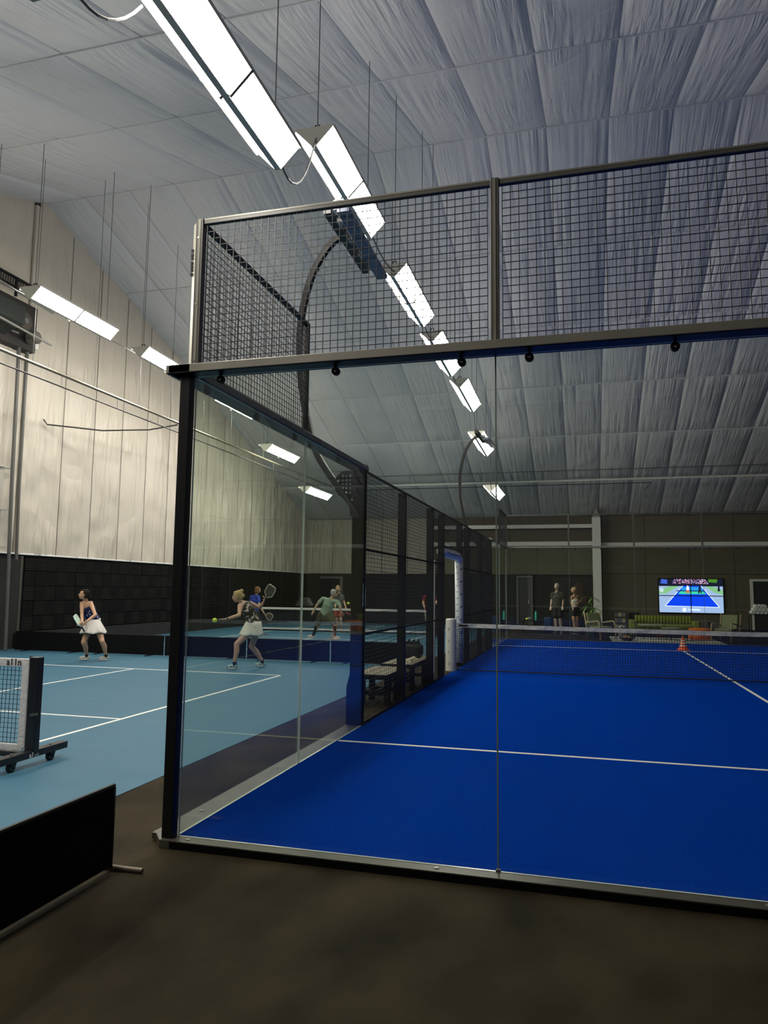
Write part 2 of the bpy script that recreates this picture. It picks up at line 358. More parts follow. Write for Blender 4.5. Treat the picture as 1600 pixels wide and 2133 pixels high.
def end_wall(label, flip):
    "one short end of the padel court: y=0 side (flip=False) or y=20 side mirrored"
    Y = (lambda y: 20-y) if flip else (lambda y: y)
    def bx(mb, x0,x1,y0,y1,z0,z1): a,b = sorted((Y(y0),Y(y1))); return mb.box(x0,x1,a,b,z0,z1)
    e = thing('glass_wall', (5,Y(0),FZ), label, 'glass wall')
    k = bx(MB(),.0,10,-.105,0,-.007,0).build('kerb', KERBM, e)
    bx(MB(),.0,10,-.103,0,FZ,-.007).build('kerb_foot', mat('kerb_black',(.002,.002,.002),.8,spec=.1), e)
    for x in (.1,1.66,3.35,5,6.6,8.3,9.9): MB().disc((x,Y(-.055),.001),(0,0,1),.016,.006,8).build('bolt', GREYST, k)
    for i in range(5):
        a,b = sorted((Y(0),Y(-.012))); pane('glass_panel',2*i+.004,2*i+1.996,a,b,.002,BB-.005,e,'y')
        if i: MB().box(2*i-.004,2*i+.004,min(Y(0),Y(-.013)),max(Y(0),Y(-.013)),.002,BB-.005).build('glass_joint', JOINT, e)
        for dx in (.2,1.0,1.8): knob(e,2*i+dx,Y(-.006),2.915,(0,-1 if not flip else 1,0))
        MB().box(2*i-.012,2*i+.012,Y(0)-.012,Y(0)+.012,0,.01).build('glass_foot_clip', BLACK, e) if i else None
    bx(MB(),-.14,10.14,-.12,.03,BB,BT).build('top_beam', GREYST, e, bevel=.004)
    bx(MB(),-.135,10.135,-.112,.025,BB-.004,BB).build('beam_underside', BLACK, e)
    for x in (0,2,4,6,8,10): 
        o = bx(MB(),x-.025,x+.025,-.03,.02,BT,4.06).build('mesh_post', FRAMEP, e, bevel=.003)
        bx(MB(),x-.008,x+.008,-.034,-.03,BT,4.05).build('post_groove', GREYST, o)
    for i in range(5):
        x0, x1 = 2*i+.025, 2*i+1.975
        p = wire_grid(lambda s_,t,d: (s_, Y(-.005+d), t), x0+.02,x1-.02,BT+.02,4.02,.05,.0042).build('mesh_panel', WIRE, e)
        f = MB(); bx(f,x0,x1,-.02,.015,4.02,4.055); f.build('panel_frame', FRAMEP, p, bevel=.002)
        f = MB(); bx(f,x0,x1,-.022,-.019,4.045,4.056); f.build('frame_edge', GREYST, p)
    return e
ew = end_wall('near clear glass end wall of the padel court with a black mesh top', False)
end_wall('far clear glass end wall of the padel court, in front of the lounge', True)
# lit outer face of the near corner mesh post, its light painted pale
MB().prism([(-.06,-.005,BT),(-.025,-.032,BT),(-.025,-.002,BT),(-.06,.03,BT)],(0,0,1.02)).build('corner_lit_face', mat('painted_lit_edge',(.50,.48,.40),.35), ew)
sm = MB()
for i,dz in enumerate((0,.03,.055,.09,.115,.14,.17)): sm.box(-.064,-.05,-.022,-.012,3.83-dz,3.85-dz)
sm.build('sticker_print', BLACK, ew)
for z in (3.92,3.45,3.06): MB().disc((-.005,-.034,z),(0,1,0),.008,.006,8).build('bolt', CHROME, ew)

def side_wall(label, mir):
    X = (lambda x: 10-x) if mir else (lambda x: x)
    def bx(mb,x0,x1,y0,y1,z0,z1): a,b = sorted((X(x0),X(x1))); return mb.box(a,b,y0,y1,z0,z1)
    e = thing('side_fence', (X(-.05),10,FZ), label, 'fence')
    k = bx(MB(),-.19,0,-.0,4,FZ+.012,0).build('kerb', KERBM, e, bevel=.003)
    bx(MB(),-.19,0,16,20,FZ+.012,0).build('kerb', KERBM, e, bevel=.003)
    MB().prism([(X(-.2),.05,FZ),(X(-.07),-.105,FZ),(X(0),-.105,FZ),(X(.0),.05,FZ)][::(-1 if mir else 1)],(0,0,.051)).build('corner_plate', KERBM, e, bevel=.003)
    for y in (.5,1.8,3.4): MB().disc((X(-.12),y,.001),(0,0,1),.016,.006,8).build('bolt', GREYST, k)
    for y0 in (0,2,16,18):
        a,b = sorted((X(0),X(-.012))); pane('glass_panel',a,b,y0+.016,y0+1.996,.002,BB-.005,e,'x')
        for dy in (.2,1.0,1.8): knob(e,X(-.006),y0+dy,2.915,(1 if mir else -1,0,0))
    for y0,y1 in ((-.12,4),(16,20.12)):
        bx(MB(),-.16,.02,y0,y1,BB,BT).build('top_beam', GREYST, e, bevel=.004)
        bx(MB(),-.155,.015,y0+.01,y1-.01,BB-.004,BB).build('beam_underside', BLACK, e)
    for y0,y1 in ((.04,1.99),(18.01,19.96)):
        p = wire_grid(lambda s_,t,d: (X(-.005-d), s_, t), y0,y1,BT+.02,4.02,.05,.0042).build('mesh_panel', WIRE, e)
        bx(MB(),-.02,.015,y0-.03,y1,4.02,4.055).build('panel_frame', BLACK, p, bevel=.002)
        ye = y1 if y0 < 5 else y0
        bx(MB(),-.03,.015,ye-.02,ye+.02,BT,4.05).build('mesh_post', BLACK, p)
    # corner posts (square box sections outside the glass corner)
    for yy in (-.075,20.005):
        bx(MB(),-.075,-.002,yy,yy+.07,0,BB).build('corner_post', BLACK, e, bevel=.004)
    # deep end posts at y = 4 and 16 with flared foot
    for y,s_ in ((3.9,1),(16.1,-1)):
        a,b = sorted((y,y+.09*s_))
        o = bx(MB(),-.15,0,a,b,0,BB).build('post', BLACK, e, bevel=.003)
        MB().prism([(X(-.15),y+.04*s_,.0),(X(-.20),y+.04*s_,.0),(X(-.20),y+.04*s_,.42),(X(-.15),y+.04*s_,.62)],(0,.012,0)).build('foot_flange', BLACK, o)
        MB().box(*sorted((X(-.05),X(.01))),a,b,BB,BB+.07).build('post_cap', BLACK, o)
    ys = [4,6,8,9,11,12,14,16]
    for y in (6,8,9,11,12,14):
        o = bx(MB(),-.12,-.002,y-.035,y+.035,-.02,BB).build('post', BLACK, e, bevel=.003)
        for z in (.4,1.5,2.6): MB().disc((X(0),y,z),(1,0,0),.008,.01,8).build('bolt', CHROME, o)
    for a,b in zip(ys,ys[1:]):
        if a == 9: continue
        p = wire_grid(lambda s_,t,d: (X(-.004-d), s_, t), a+.03,b-.03,.02,2.93,.05,.0045).build('mesh_panel', WIRE, e)
        for z in (.012,1.03,2.02,2.95): bx(MB(),-.025,-.006,a,b,z-.014,z+.014).build('rail', BLACK, p)
    bx(MB(),-.05,0,9,11,2.34,2.38).build('rail', BLACK, e)
    p = wire_grid(lambda s_,t,d: (X(-.004-d), s_, t), 9.03,10.97,2.4,2.93,.05,.0045).build('mesh_panel', WIRE, e)
    bx(MB(),-.025,-.006,9,11,2.935,2.965).build('rail', BLACK, p)
    # white padding around the entrance
    if not mir:
        MB().tube([(-.06,10.93,.07),(-.05,10.93,1.2),(-.06,10.93,2.2)],.085,14).build('post_pad', WHITEP, e, smooth=True)
        MB().tube([(-.06,8.98,2.26),(-.06,9.9,2.25),(-.06,10.75,2.25),(-.06,10.93,2.18)],.085,14).build('top_pad', mat('pad_vinyl',(.86,.85,.82),.5,bump=(12,.3)), e, smooth=True)
        MB().box(-.115,-.03,9.035,9.06,.08,2.2).build('post_pad', WHITEP, e, bevel=.008)
        MB().box(-.26,-.16,8.92,8.95,.06,2.1).build('post_pad', mat('pad_pale_pink',(.70,.62,.58),.6,bump=(20,.5)), e, bevel=.008)
        mk = MB()
        for i in range(14): mk.box(-.11,-.04,10.842,10.846,.35+.13*i,.356+.13*i)
        for i in range(7): mk.box(-.02,.02,10.845,10.86,.42+.26*i,.45+.26*i)
        tag(mk.build('pad_markings', mat('marking_ink',(.05,.05,.09),.6), e), kind='stuff')
        mk = MB()
        for i in range(9): mk.box(.024,.028,9.2+.17*i,9.3+.17*i,2.235,2.265)
        tag(mk.build('pad_markings', mat('marking_blue',(.08,.12,.45),.6), e), kind='stuff')
    return e
side_wall('left side wall of the padel court, glass ends and mesh fence with padded entrance', False)
side_wall('right side wall of the padel court, glass ends and black mesh fence', True)

# net of the padel court
def net_mesh(fn, s0,s1,t0,t1,p,w_):
    return wire_grid(fn,s0,s1,t0,t1,p,w_,0)
pn = thing('padel_net', (5,10,0), 'dark padel net with a white top band across the blue turf', 'net')
NETM = mat('net_cord',(.012,.013,.016),.7)
def nsag(x): return .91-.04*(1-abs(x-5)/5)
me = net_mesh(lambda s_,t,d: (s_, 10+d, t*nsag(s_)/.9), .07,9.93,.03,.88,.045,.007).build('net_mesh', NETM, pn)
tb = MB(); N = 40
for i in range(N):
    xa, xb = .07+9.86*i/N, .07+9.86*(i+1)/N; za, zb = nsag(xa), nsag(xb); j1 = .004*math.sin(i*1.9); j2 = .004*math.sin((i+1)*1.9)
    tb.add([(xa,9.985+j1,za-.075),(xb,9.985+j2,zb-.075),(xb,9.985-j2,zb+.0),(xa,9.985-j1,za+.0),(xa,10.015,za-.075),(xb,10.015,zb-.075),(xb,10.015,zb),(xa,10.015,za)],[(0,1,2,3),(3,2,6,7),(7,6,5,4),(4,5,1,0)])
tb.build('top_band', mat('net_band_white',(.72,.70,.66),.7,noise=14,col2=(.50,.49,.47),bump=(20,.4)), pn)
MB().tube([(.05,10,.02),(9.95,10,.02)],.007,6).build('bottom_cord', NETM, pn)
MB().box(.10,.28,9.982,9.984,nsag(.2)-.055,nsag(.2)-.02).build('band_print', BLACK, pn)
for x,lb in ((-.055,'white padded padel net post beside the court entrance'),(10.055,'white padded padel net post on the right side of the court')):
    o = tag(MB().tube([(x,10,.0),(x,10,.97),(x,10,.995),(x,10,1.0)],[.105,.105,.1,.07],24).build('net_post', mat('post_sleeve_white',(.78,.76,.69),.45), smooth=False), lb, 'post')
    if x < 1:
        mk = MB()
        for z in (.12,.34,.56,.78):
            mk.box(x-.045,x-.015,9.894,9.899,z,z+.006); mk.box(x-.045,x-.015,9.894,9.899,z+.03,z+.036); mk.box(x-.02,x-.015,9.893,9.898,z,z+.036)
        mk.build('sleeve_print', mat('marking_ink',(0,0,0)), o)
cone = thing('traffic_cone', (5.03,17.25,0), 'small orange traffic cone on the far white service line', 'cone')
CO = mat('cone_orange',(.85,.12,.035),.5)
MB().tube([(5.03,17.25,.02),(5.03,17.25,.1),(5.03,17.25,.38)],[.13,.10,.025],16).build('cone_body', CO, cone, smooth=False)
MB().box(4.87,5.19,17.09,17.41,0,.022).build('cone_base', CO, cone)
for z,r in ((.12,.098),(.19,.078),(.26,.06)): MB().tube([(5.03,17.25,z),(5.03,17.25,z+.03)],[r+.002,r-.006],16,False).build('stripe', WHITE, cone)

# curved lamp posts
LEDM = mat('lamp_underside',(.10,.12,.20),.3)
def light_pole(y, s_, label):
    e = thing('lamp_post', (-.1,y,0), label, 'lamp post', None)
    key = [(-.10,2.48),(-.32,2.74),(-.62,3.17),(-.76,3.6),(-.86,4.15),(-.89,4.7),(-.83,5.16),(-.70,5.56),(-.48,5.86),(-.28,5.93)]
    pts = []
    for i in range(len(key)-1):
        for k in range(4):
            t = k/4; p0 = key[max(i-1,0)]; p1 = key[i]; p2 = key[i+1]; p3 = key[min(i+2,len(key)-1)]
            pts.append(tuple(.5*((2*p1[q])+(-p0[q]+p2[q])*t+(2*p0[q]-5*p1[q]+4*p2[q]-p3[q])*t*t+(-p0[q]+3*p1[q]-3*p2[q]+p3[q])*t**3) for q in (0,1)))
    pts.append(key[-1]); mb = MB()
    for a,b in zip(pts,pts[1:]): mb.bar((a[0],y,a[1]),(b[0],y,b[1]),.07,.07,(0,1,0))
    mb.build('pole', BLACK, e)
    mb = MB(); mb.bar((-.3,y-.70*s_,5.90),(-.3,y+.86*s_,5.86),.09,.10); mb.build('lamp_bracket', BLACK, e)
    hd = MB().add([],[]); hd.bar((-.04,y-.9*s_,5.76),(-.04,y+.75*s_,5.68),.14,.05); o = hd.build('lamp_head', LEDM, e)
    for k in range(7):
        q = MB(); q.bar((-.04,y+(-.80+.24*k)*s_,5.757-.0116*k),(-.04,y+(-.78+.24*k)*s_,5.756-.0116*k),.144,.054); q.build('cooling_rib', BLACK, o)
    MB().tube([(-.2,y-.62*s_,5.9),(-.2,y-.62*s_,6.02)],.06,14).build('sensor', WHITE, e)
    for k in range(3): MB().box(-.23,-.13,y+(-.5+.42*k)*s_-.06,y+(-.5+.42*k)*s_+.06,5.80,5.86).build('driver_box', mat('driver_grey',(.35,.35,.33),.5), e)
    for k in range(3):
        a = -.5+.42*k; MB().tube([(-.18,y+a*s_,5.81),(-.16,y+(a+.12)*s_,5.73),(-.16,y+(a+.3)*s_,5.74),(-.17,y+(a+.38)*s_,5.80)],.006,5).build('cable', RUBBER, e)
    # racket shaped gusset between pole and post
    g = MB(); c = Vector((-.245,y,2.80)); r0 = .15
    n = 24; holes = [(i*.045,j*.045) for i in range(-2,3) for j in range(-2,3) if i*i+j*j < 7]
    bm = MB(); 
    for i in range(n):
        a0, a1 = 2*PI*i/n, 2*PI*(i+1)/n
        P = lambda a,r: Vector((c.x+r*math.cos(a), y, c.z+r*1.1*math.sin(a)))
        bm.prism([P(a0,r0*.80),P(a1,r0*.80),P(a1,r0),P(a0,r0)],(0,.01,0))
    for k in range(-2,4):
        v = (k-.5)*.048; h = math.sqrt(max(0,(r0*.82)**2-v*v)); bm.box(c.x-h,c.x+h,y,y+.01,c.z+v-.0115,c.z+v+.0115); h*=1.1
        bm.box(c.x+v-.0115,c.x+v+.0115,y,y+.01,c.z-h,c.z+h)
    bm.prism([(c.x+.03,y,c.z-.15),(c.x+.07,y,c.z-.14),(-.16,y,2.42),(-.19,y,2.41)],(0,.01,0))
    bm.prism([(c.x+.10,y,c.z-.11),(c.x+.13,y,c.z-.07),(-.15,y,2.48),(-.17,y,2.42)],(0,.01,0))
    bm.prism([(c.x-.02,y,c.z+.16),(c.x+.16,y,c.z+.17),(-.10,y,2.955),(-.6,y,2.955)],(0,.01,0))
    bm.build('racket_gusset', BLACK, e)
    return e
light_pole(3.95,1,'tall curved black lamp post at the near left corner of the padel court')
light_pole(16.05,-1,'tall curved black lamp post at the far left corner of the padel court')

# ================================================================ STRIP LIGHTS
TUBE = mat('light_diffuser',(1.0,.955,.86),.4,emit=LAMP_POWER); HOUS = mat('fixture_housing',(.55,.53,.46),.5)
def fixture_proto(label):
    t = local('strip_light', label, 'ceiling light', 'strip lights hung in rows'); L = 2.5; W2, H = .265, .24
    MB().prism([(-W2,0,H),(-.035,0,0),(.035,0,0),(W2,0,H)],(0,-.012,0)).build('end_plate', HOUS, t)
    MB().prism([(-W2,L,H),(-.035,L,0),(.035,L,0),(W2,L,H)],(0,.012,0)).build('end_plate', HOUS, t)
    MB().box(-W2,W2,0,L,H,H+.02).build('top_plate', HOUS, t)
    MB().box(-.16,.16,.2,L-.2,H+.02,H+.026).build('added_uplight', mat('added_uplight_glow',(1.0,.95,.88),.4,emit=ADDED_UPLIGHT), t)  # glowing panel added to lift the ceiling brightness
    MB().box(-.035,.035,0,L,-.004,.002).build('bottom_rail', HOUS, t)
    for s_ in (-1,1):
        for a,b in ((.01,L/2-.01),(L/2+.01,L-.01)):
            MB().add([(s_*.036,a,.002),(s_*.036,b,.002),(s_*(W2-.012),b,H-.004),(s_*(W2-.012),a,H-.004)],[(0,1,2,3) if s_>0 else (3,2,1,0)]).build('diffuser', TUBE, t)
        MB().bar((s_*.045,L/2,-.008),(s_*(W2+.01),L/2,H-.012),.034,.03).build('divider', mat('divider_grey',(.30,.27,.20),.6), t)
        MB().box(s_*W2-.008,s_*W2+.008,0,L,H-.03,H+.02).build('edge_rail', HOUS, t)
    for y in (.12,L-.12): 
        o = MB().box(-.09,.09,y-.03,y+.03,H+.02,H+.05).build('hanger_bracket', BLACK, t)
        MB().bar((-.05,y,H+.05),(-.02,y,H+.12),.02,.02).build('hook', BLACK, o); MB().bar((.04,y,H+.05),(.02,y,H+.12),.02,.02).build('hook', BLACK, o)
    return t
R1 = [(.38,6.26,6.24),(3.95,7.19,7.17),(7.94,7.16,7.13),(11.35,7.12,7.04),(15.12,7.1,7.02),(18.4,6.33,6.23),(22.0,5.12,5.10),(-3.3,5.2,5.2)]
R2 = [(-.2,6.2,6.2),(3.5,7.2,7.2),(7.25,7.2,7.2),(10.97,7.2,7.15),(14.69,7.06,7.06),(18.4,6.23,6.23),(22.1,5.28,5.28),(-3.9,5.2,5.2)]
proto = None
ords = ['nearest','second','third','fourth','fifth','sixth','farthest','rearmost']
fix = []
for x,row,rn in ((-.76,R1,'row over the court edge'),(-8.0,R2,'row near the white side wall')):
    for i,(y,za,zb) in enumerate(row):
        lb = '%s two-panel strip light, hanging in the %s' % (ords[i], rn)
        if proto is None: proto = fixture_proto(lb); o = proto
        else: o = copy_tree(proto, lb)
        o.location = (x, y, za); o.rotation_euler = (math.atan2(zb-za,2.5),0,0); fix.append((x,y,za,zb,i))
CABLE = mat('steel_cable',(.10,.10,.10),.5)
for x,y,za,zb,i in fix:
    for dy,z in ((.12,za),(2.38,zb)):
        yy = y+dy
        tag(MB().tube([(x,yy,z+.34),(x,yy,roof_z(yy)-.02)],.007,5).build('hanger_cable', CABLE), 'cable at the %s end of the %s strip light %s' % ('near' if dy < 1 else 'far', ords[i], 'over the court edge' if x > -5 else 'by the side wall'), 'cable', 'cables holding the strip lights')
    if i < 6:
        nx = (R1 if x > -5 else R2)[i+1]
        if x > -5:
            y1 = nx[0]; z1 = nx[1]+.1; y0 = y+2.5; z0 = zb+.08; d = (.42 if i < 1 else .10); m_ = [(x+.03, y0+(y1-y0)*t, z0+(z1-z0)*t-d*4*t*(1-t)) for t in [k/10 for k in range(11)]]
            tag(MB().tube(m_,.012,6).build('power_cord', mat('cord_grey_dark',(.12,.12,.12),.5)), '%s power cord linking strip lights over the court edge' % ords[i], 'cord', 'power cords between the strip lights')
tag(MB().tube([(-1.25+.25*t,-.35+.95*t,6.5-.9*4*t*(1-t)*.5-.12*t) for t in [k/12 for k in range(13)]],.013,6).build('power_cord', MATS['cord_grey_dark']), 'power cord hanging in a loop before the nearest strip light', 'cord')
tag(MB().tube([(-8.32,-.2,7.35)]+[(-8.32,y,7.40) for y in (4,8,12,17)],.008,5).build('suspension_wire', CABLE), 'long steel wire joining the strip lights near the side wall', 'wire')
# sprinkler pipes
PIPE = mat('galvanised_pipe',(.22,.20,.15),.4,metal=.6); PIPED = mat('dark_pipe',(.03,.03,.028),.5)
tag(MB().tube([(-8.6,2,6.2),(-8.6,27,6.2)],.035,8).build('sprinkler_pipe', PIPE), 'grey sprinkler pipe running along the white side wall', 'pipe')
tag(MB().tube([(-8.6,2,5.93),(-8.6,27,5.93)],.018,8).build('sprinkler_pipe', PIPED), 'thin dark pipe running below the grey pipe along the side wall', 'pipe')
tag(MB().tube([(-8.6,27.1,6.2),(14,27.1,6.2)],.035,8).build('sprinkler_pipe', mat('white_pipe',(.6,.6,.56),.5)), 'white pipe crossing the hall in front of the far roof', 'pipe')
tag(MB().tube([(-8.6,27.2,6.05),(5.2,27.2,6.05),(4.9,27.4,5.75)],.016,8).build('sprinkler_pipe', PIPED), 'thin dark pipe below the white pipe across the hall', 'pipe')
tag(MB().tube([(-8.6,27.0,6.62),(14,27.0,6.62)],.015,8).build('sprinkler_pipe', PIPE), 'thin conduit above the white pipe across the hall', 'pipe')
for k,y in enumerate((5.2,6.9,8.1,10.1,11.9,13.4,15.2,17,19.5,22)):
    tag(MB().tube([(-8.6,y,6.2),(-8.6,y,roof_z(y)-.02)],.006,5).build('pipe_hanger', CABLE), '%s vertical rod from the left edge holding the side sprinkler pipe' % ('outermost','first','second','third','fourth','fifth','sixth','seventh','eighth','ninth')[k], 'cable', 'rods holding the sprinkler pipe')
    tag(MB().tube([(-8.6,y+.9,6.17),(-8.6,y+.9,5.95)],.006,5).build('pipe_clip', CABLE), '%s short rod from the left tying the two side pipes together' % ('outermost','first','second','third','fourth','fifth','sixth','seventh','eighth','ninth')[k], 'cable', 'short rods between the side pipes')
for k,x in enumerate((-5,-2,1,3.6,6,9)):
    tag(MB().tube([(x,27.1,6.2),(x,27.1,roof_z(27.1)-.02)],.006,5).build('pipe_hanger', CABLE), '%s thin rod from the left holding the white pipe across the hall' % ('first','second','third','fourth','fifth','sixth')[k], 'cable', 'rods holding the cross pipe')
tag(MB().tube([(XW+.14,11.75,5.98),(XW+.18,11.85,5.86),(-10.5,13,5.9),(-9.4,13.6,6.0),(-8.62,13.8,6.15)],.02,7).build('hose', PIPED), 'dark flexible hose from the side wall up to the pipe', 'hose')

# heater / blower unit, pipes and roll-up door on the gable wall
hu = thing('heater_unit', (XW+.4,9.6,7.4), 'dark wall-mounted blower unit with a mesh cage on top', 'heater')
DK = mat('blower_dark',(.016,.012,.011),.7,noise=3,col2=(.024,.018,.016))
MB().box(XW+.08,XW+.35,8.4,11.05,7.55,8.75).build('backing', DK, hu)
MB().prism([(XW+.1,8.6,8.55),(XW+.95,8.6,8.35),(XW+.95,8.6,7.9),(XW+.1,8.6,7.6)],(0,1.4,0)).build('housing', mat('blower_green',(.018,.022,.018),.7), hu, bevel=.02)
hc = wire_grid(lambda s_,t,d: (XW+.1+t, s_, 9.15-.25*t+d), 8.6,10.9,0,.8,.08,.01).build('cage', BLACK, hu)
for a,b in (((XW+.1,8.6,9.15),(XW+.1,10.9,9.15)),((XW+.9,8.6,8.95),(XW+.9,10.9,8.95)),((XW+.1,10.9,9.15),(XW+.9,10.9,8.95)),((XW+.9,10.9,8.95),(XW+.9,10.9,8.55)),((XW+.9,9.7,8.95),(XW+.9,9.7,8.5))): MB().bar(a,b,.05,.05).build('cage_bar', BLACK, hu)
MB().disc((XW+.55,10.35,8.15),(1,0,0),.22,.2,20).build('fan_wheel', mat('wheel_brown',(.06,.05,.04),.5), hu); MB().disc((XW+.66,10.35,8.15),(1,0,0),.07,.04,14).build('hub', CHROME, hu)
MB().disc((XW+.55,10.75,7.85),(1,0,0),.16,.25,20).build('motor', mat('motor_grey',(.12,.11,.09),.5), hu, bevel=.01)
for z in (8.6,7.75): MB().bar((XW+.98,8.0,z+.1),(XW+.98,10.9,z-.08),.04,.04).build('frame_bar', mat('bar_grey',(.25,.25,.22),.5), hu)
MB().bar((XW+.5,8.5,7.7),(XW+.5,10.3,7.82),.03,.03).build('frame_bar', MATS['bar_grey'], hu)
tag(MB().box(XW+.02,XW+.2,11.12,11.34,7.75,8.05).build('junction_box', WHITE, bevel=.01), 'small pale junction box beside the blower unit', 'box')
tag(MB().tube([(XW+.3,10.55,7.75),(XW+.3,10.62,4),(XW+.3,10.75,FZ+.02)],.045,8).build('drain_pipe', mat('pipe_grey_dark',(.10,.10,.09),.4)), 'left dark vertical pipe below the blower unit', 'pipe')
tag(MB().tube([(XW+.25,10.9,7.75),(XW+.25,10.92,4),(XW+.25,10.98,2.2)],.04,8).build('drain_pipe', MATS['pipe_grey_dark']), 'right dark vertical pipe below the blower unit', 'pipe')
tag(MB().tube([(XW+.2,11.22,2.3),(XW+.2,11.22,.05),(XW+.28,11.15,FZ+.03)],.035,8).build('drain_pipe', mat('pipe_olive',(.07,.065,.05),.5)), 'short dark downpipe standing beside the black barrier', 'pipe')
rd = thing('roll_up_door', (XW+.2,9.6,FZ), 'white slatted roll-up door with steel tracks at the far left', 'door')
for i in range(12): MB().box(XW+.14,XW+.2,7.2,10.35,2.3+.18*i,2.47+.18*i).build('slat', WHITE, rd)
for i in range(12): MB().box(XW+.14,XW+.2,7.2,10.35,.1+.18*i,.27+.18*i).build('slat', mat('slat_black',(.015,.015,.015),.6), rd)
MB().box(XW+.16,XW+.22,10.3,10.42,FZ,4.5).build('track', mat('track_grey',(.40,.38,.33),.4,metal=.4), rd)
for z in (4.45,3.4,2.45): MB().box(XW+.18,XW+.28,9.6,10.6,z,z+.05).build('track_brace', mat('track_grey',(0,0,0)), rd)

# ================================================================ PICKLEBALL SIDE
NAVY = mat('screen_fabric_black',(.003,.003,.0035),.8, spec=.2)
def barrier(x0,x1,y,label):
    e = thing('barrier', ((x0+x1)/2,y,FZ), label, 'barrier', None)
    MB().box(x0,x1,y-.012,y+.012,FZ+.02,.425).build('screen', NAVY, e, bevel=.006)
    MB().tube([(x0,y,.42),(x1,y,.42)],.012,6).build('top_tube', BLACK, e)
    for x in (x0+.02,x1-.02): MB().tube([(x,y,.42),(x,y,FZ+.015)],.012,6).build('post', BLACK, e)
    for x in (x0+.35,x1-.35): MB().tube([(x,y-.22,FZ+.014),(x,y+.22,FZ+.014)],.014,6).build('foot', BLACK, e)
xs = [-11.2,-9.1,-7.0,-4.9,-2.9,-1.0]
for i,(a,b) in enumerate(zip(xs,xs[1:])): barrier(a+.015,b-.015,11.0,'%s low black barrier screen dividing the two pickleball courts' % ('leftmost','second from left','middle','second from right','rightmost')[i])
nb = thing('barrier', (-.13,-1.6,FZ), 'low black fabric barrier with a steel foot in the left foreground', 'barrier')
MB().prism([(-.135,-.535,FZ+.03),(-.135,-.515,FZ+.02),(-.135,-.505,.40),(-.135,-.53,.428),(-.135,-3.2,.428),(-.135,-3.2,FZ+.02)],(.02,0,0)).build('screen', NAVY, nb)
MB().tube([(-.125,-.51,FZ+.02),(-.125,-.51,.41)],.013,8).build('post', BLACK, nb, smooth=True)
MB().tube([(-.35,-.50,FZ+.016),(.07,-.49,FZ+.016)],.014,10).build('foot', mat('worn_steel_foot',(.20,.17,.13),.35,metal=.6), nb)
MB().tube([(-.125,-.51,.42),(-.125,-3.2,.42)],.013,8).build('top_tube', BLACK, nb)

FRAME = mat('net_frame_black',(.01,.010,.014),.35)
def pickle_net(y, near, label, x1=-2.48, x0=-9.5, bar=True):
    e = thing('pickleball_net', ((x0+x1)/2,y,FZ), label, 'net'); zt = .89 if near else .865
    NX1 = x1-.055 if near else x1-.22
    if near:
        mb = wire_grid(lambda s_,t,d: (s_+.006*math.sin(t*40+s_*3), y+d, t+.004*math.sin(s_*30)), NX1-3.2,NX1-.07,.14,zt-.07,.042,.0038,0)
    else:
        mb = wire_grid(lambda s_,t,d: (s_, y+d, t), x0+.2,NX1-.07,.14,zt-.07,.045,.004,0)
    mb.build('net_mesh', mat('net_cord_teal',(.015,.03,.045),.7), e)
    BW = mat('net_band_fabric',(.74,.70,.68),.65,bump=(22,.5))
    MB().box(x0+.1,NX1,y-.012,y+.012,zt-.075,zt).build('top_band', BW, e, bevel=.006)
    MB().box(NX1-.075,NX1,y-.013,y+.013,.10,zt-.02).build('side_band', BW, e, bevel=.008)
    MB().box(x0+.1,NX1-.02,y-.011,y+.011,.08,.135).build('bottom_band', BW, e, bevel=.006)
    for x in (x1,x0):
        p = MB().box(x-.03,x+.07,y-.035,y+.035,.06,.91).build('post', FRAME, e, bevel=.006) if x == x1 else MB().box(x+.05,x+.14,y-.035,y+.035,.05,.89).build('post', FRAME, e, bevel=.006)
        s_ = x+.02 if x == x1 else x+.045
        BZ = .035 if near else .0; DY = .24 if near else .3
        b = MB().box(s_-.045,s_+.045,y-.42,y+.42,BZ,BZ+.06).build('base_bar', FRAME, e, bevel=.004)
        for dy in (-DY,DY):
            w_ = MB().disc((s_,y+dy,FZ+.045),(1,0,0),.042,.03,18).build('caster_wheel', RUBBER, e)
            MB().disc((s_,y+dy,FZ+.045),(1,0,0),.024,.034,14).build('hub', mat('hub_grey',(.35,.34,.32),.4), w_)
            MB().prism([(s_-.03,y+dy-.035,BZ+.002),(s_-.03,y+dy+.04,BZ+.002),(s_-.03,y+dy+.015,-.02),(s_-.03,y+dy-.01,-.02)],(.012,0,0)).build('fork', BLACK, w_)
            MB().prism([(s_+.018,y+dy-.035,BZ+.002),(s_+.018,y+dy+.04,BZ+.002),(s_+.018,y+dy+.015,-.02),(s_+.018,y+dy-.01,-.02)],(.012,0,0)).build('fork', BLACK, w_)
            MB().disc((s_,y+dy,BZ+.065),(0,0,1),.012,.012,8).build('bolt', CHROME, b)
    if bar: MB().box(x0+.09,x1-.09,y-.03,y+.03,.025,.07).build('cross_bar', FRAME, e, bevel=.004)
    if near:
        MB().bar((x1+.02,y-.03,.40),(x1+.10,y-.06,.415),.03,.025).build('crank_handle', mat('handle_dark_grey',(.06,.06,.055),.4), e, bevel=.004)
        MB().disc((x1-.045,y,.905),(0,0,1),.014,.03,10).build('tension_knob', CHROME, e)
        text_on('a11n', .085, (NX1-.16,y-.0145,zt-.060), (1,0,0),(0,0,1), mat('print_black',(.02,.02,.025),.6), e, bold=.0012)
        text_on('a11n', .06, (x1+.0665,y-.02,.042), (0,1,0),(0,0,1), mat('print_white',(.8,.8,.8),.6), e)
    return e
pickle_net(1.36, True, 'wheeled pickleball net on the near court, cut off by the left edge', x1=-2.315)
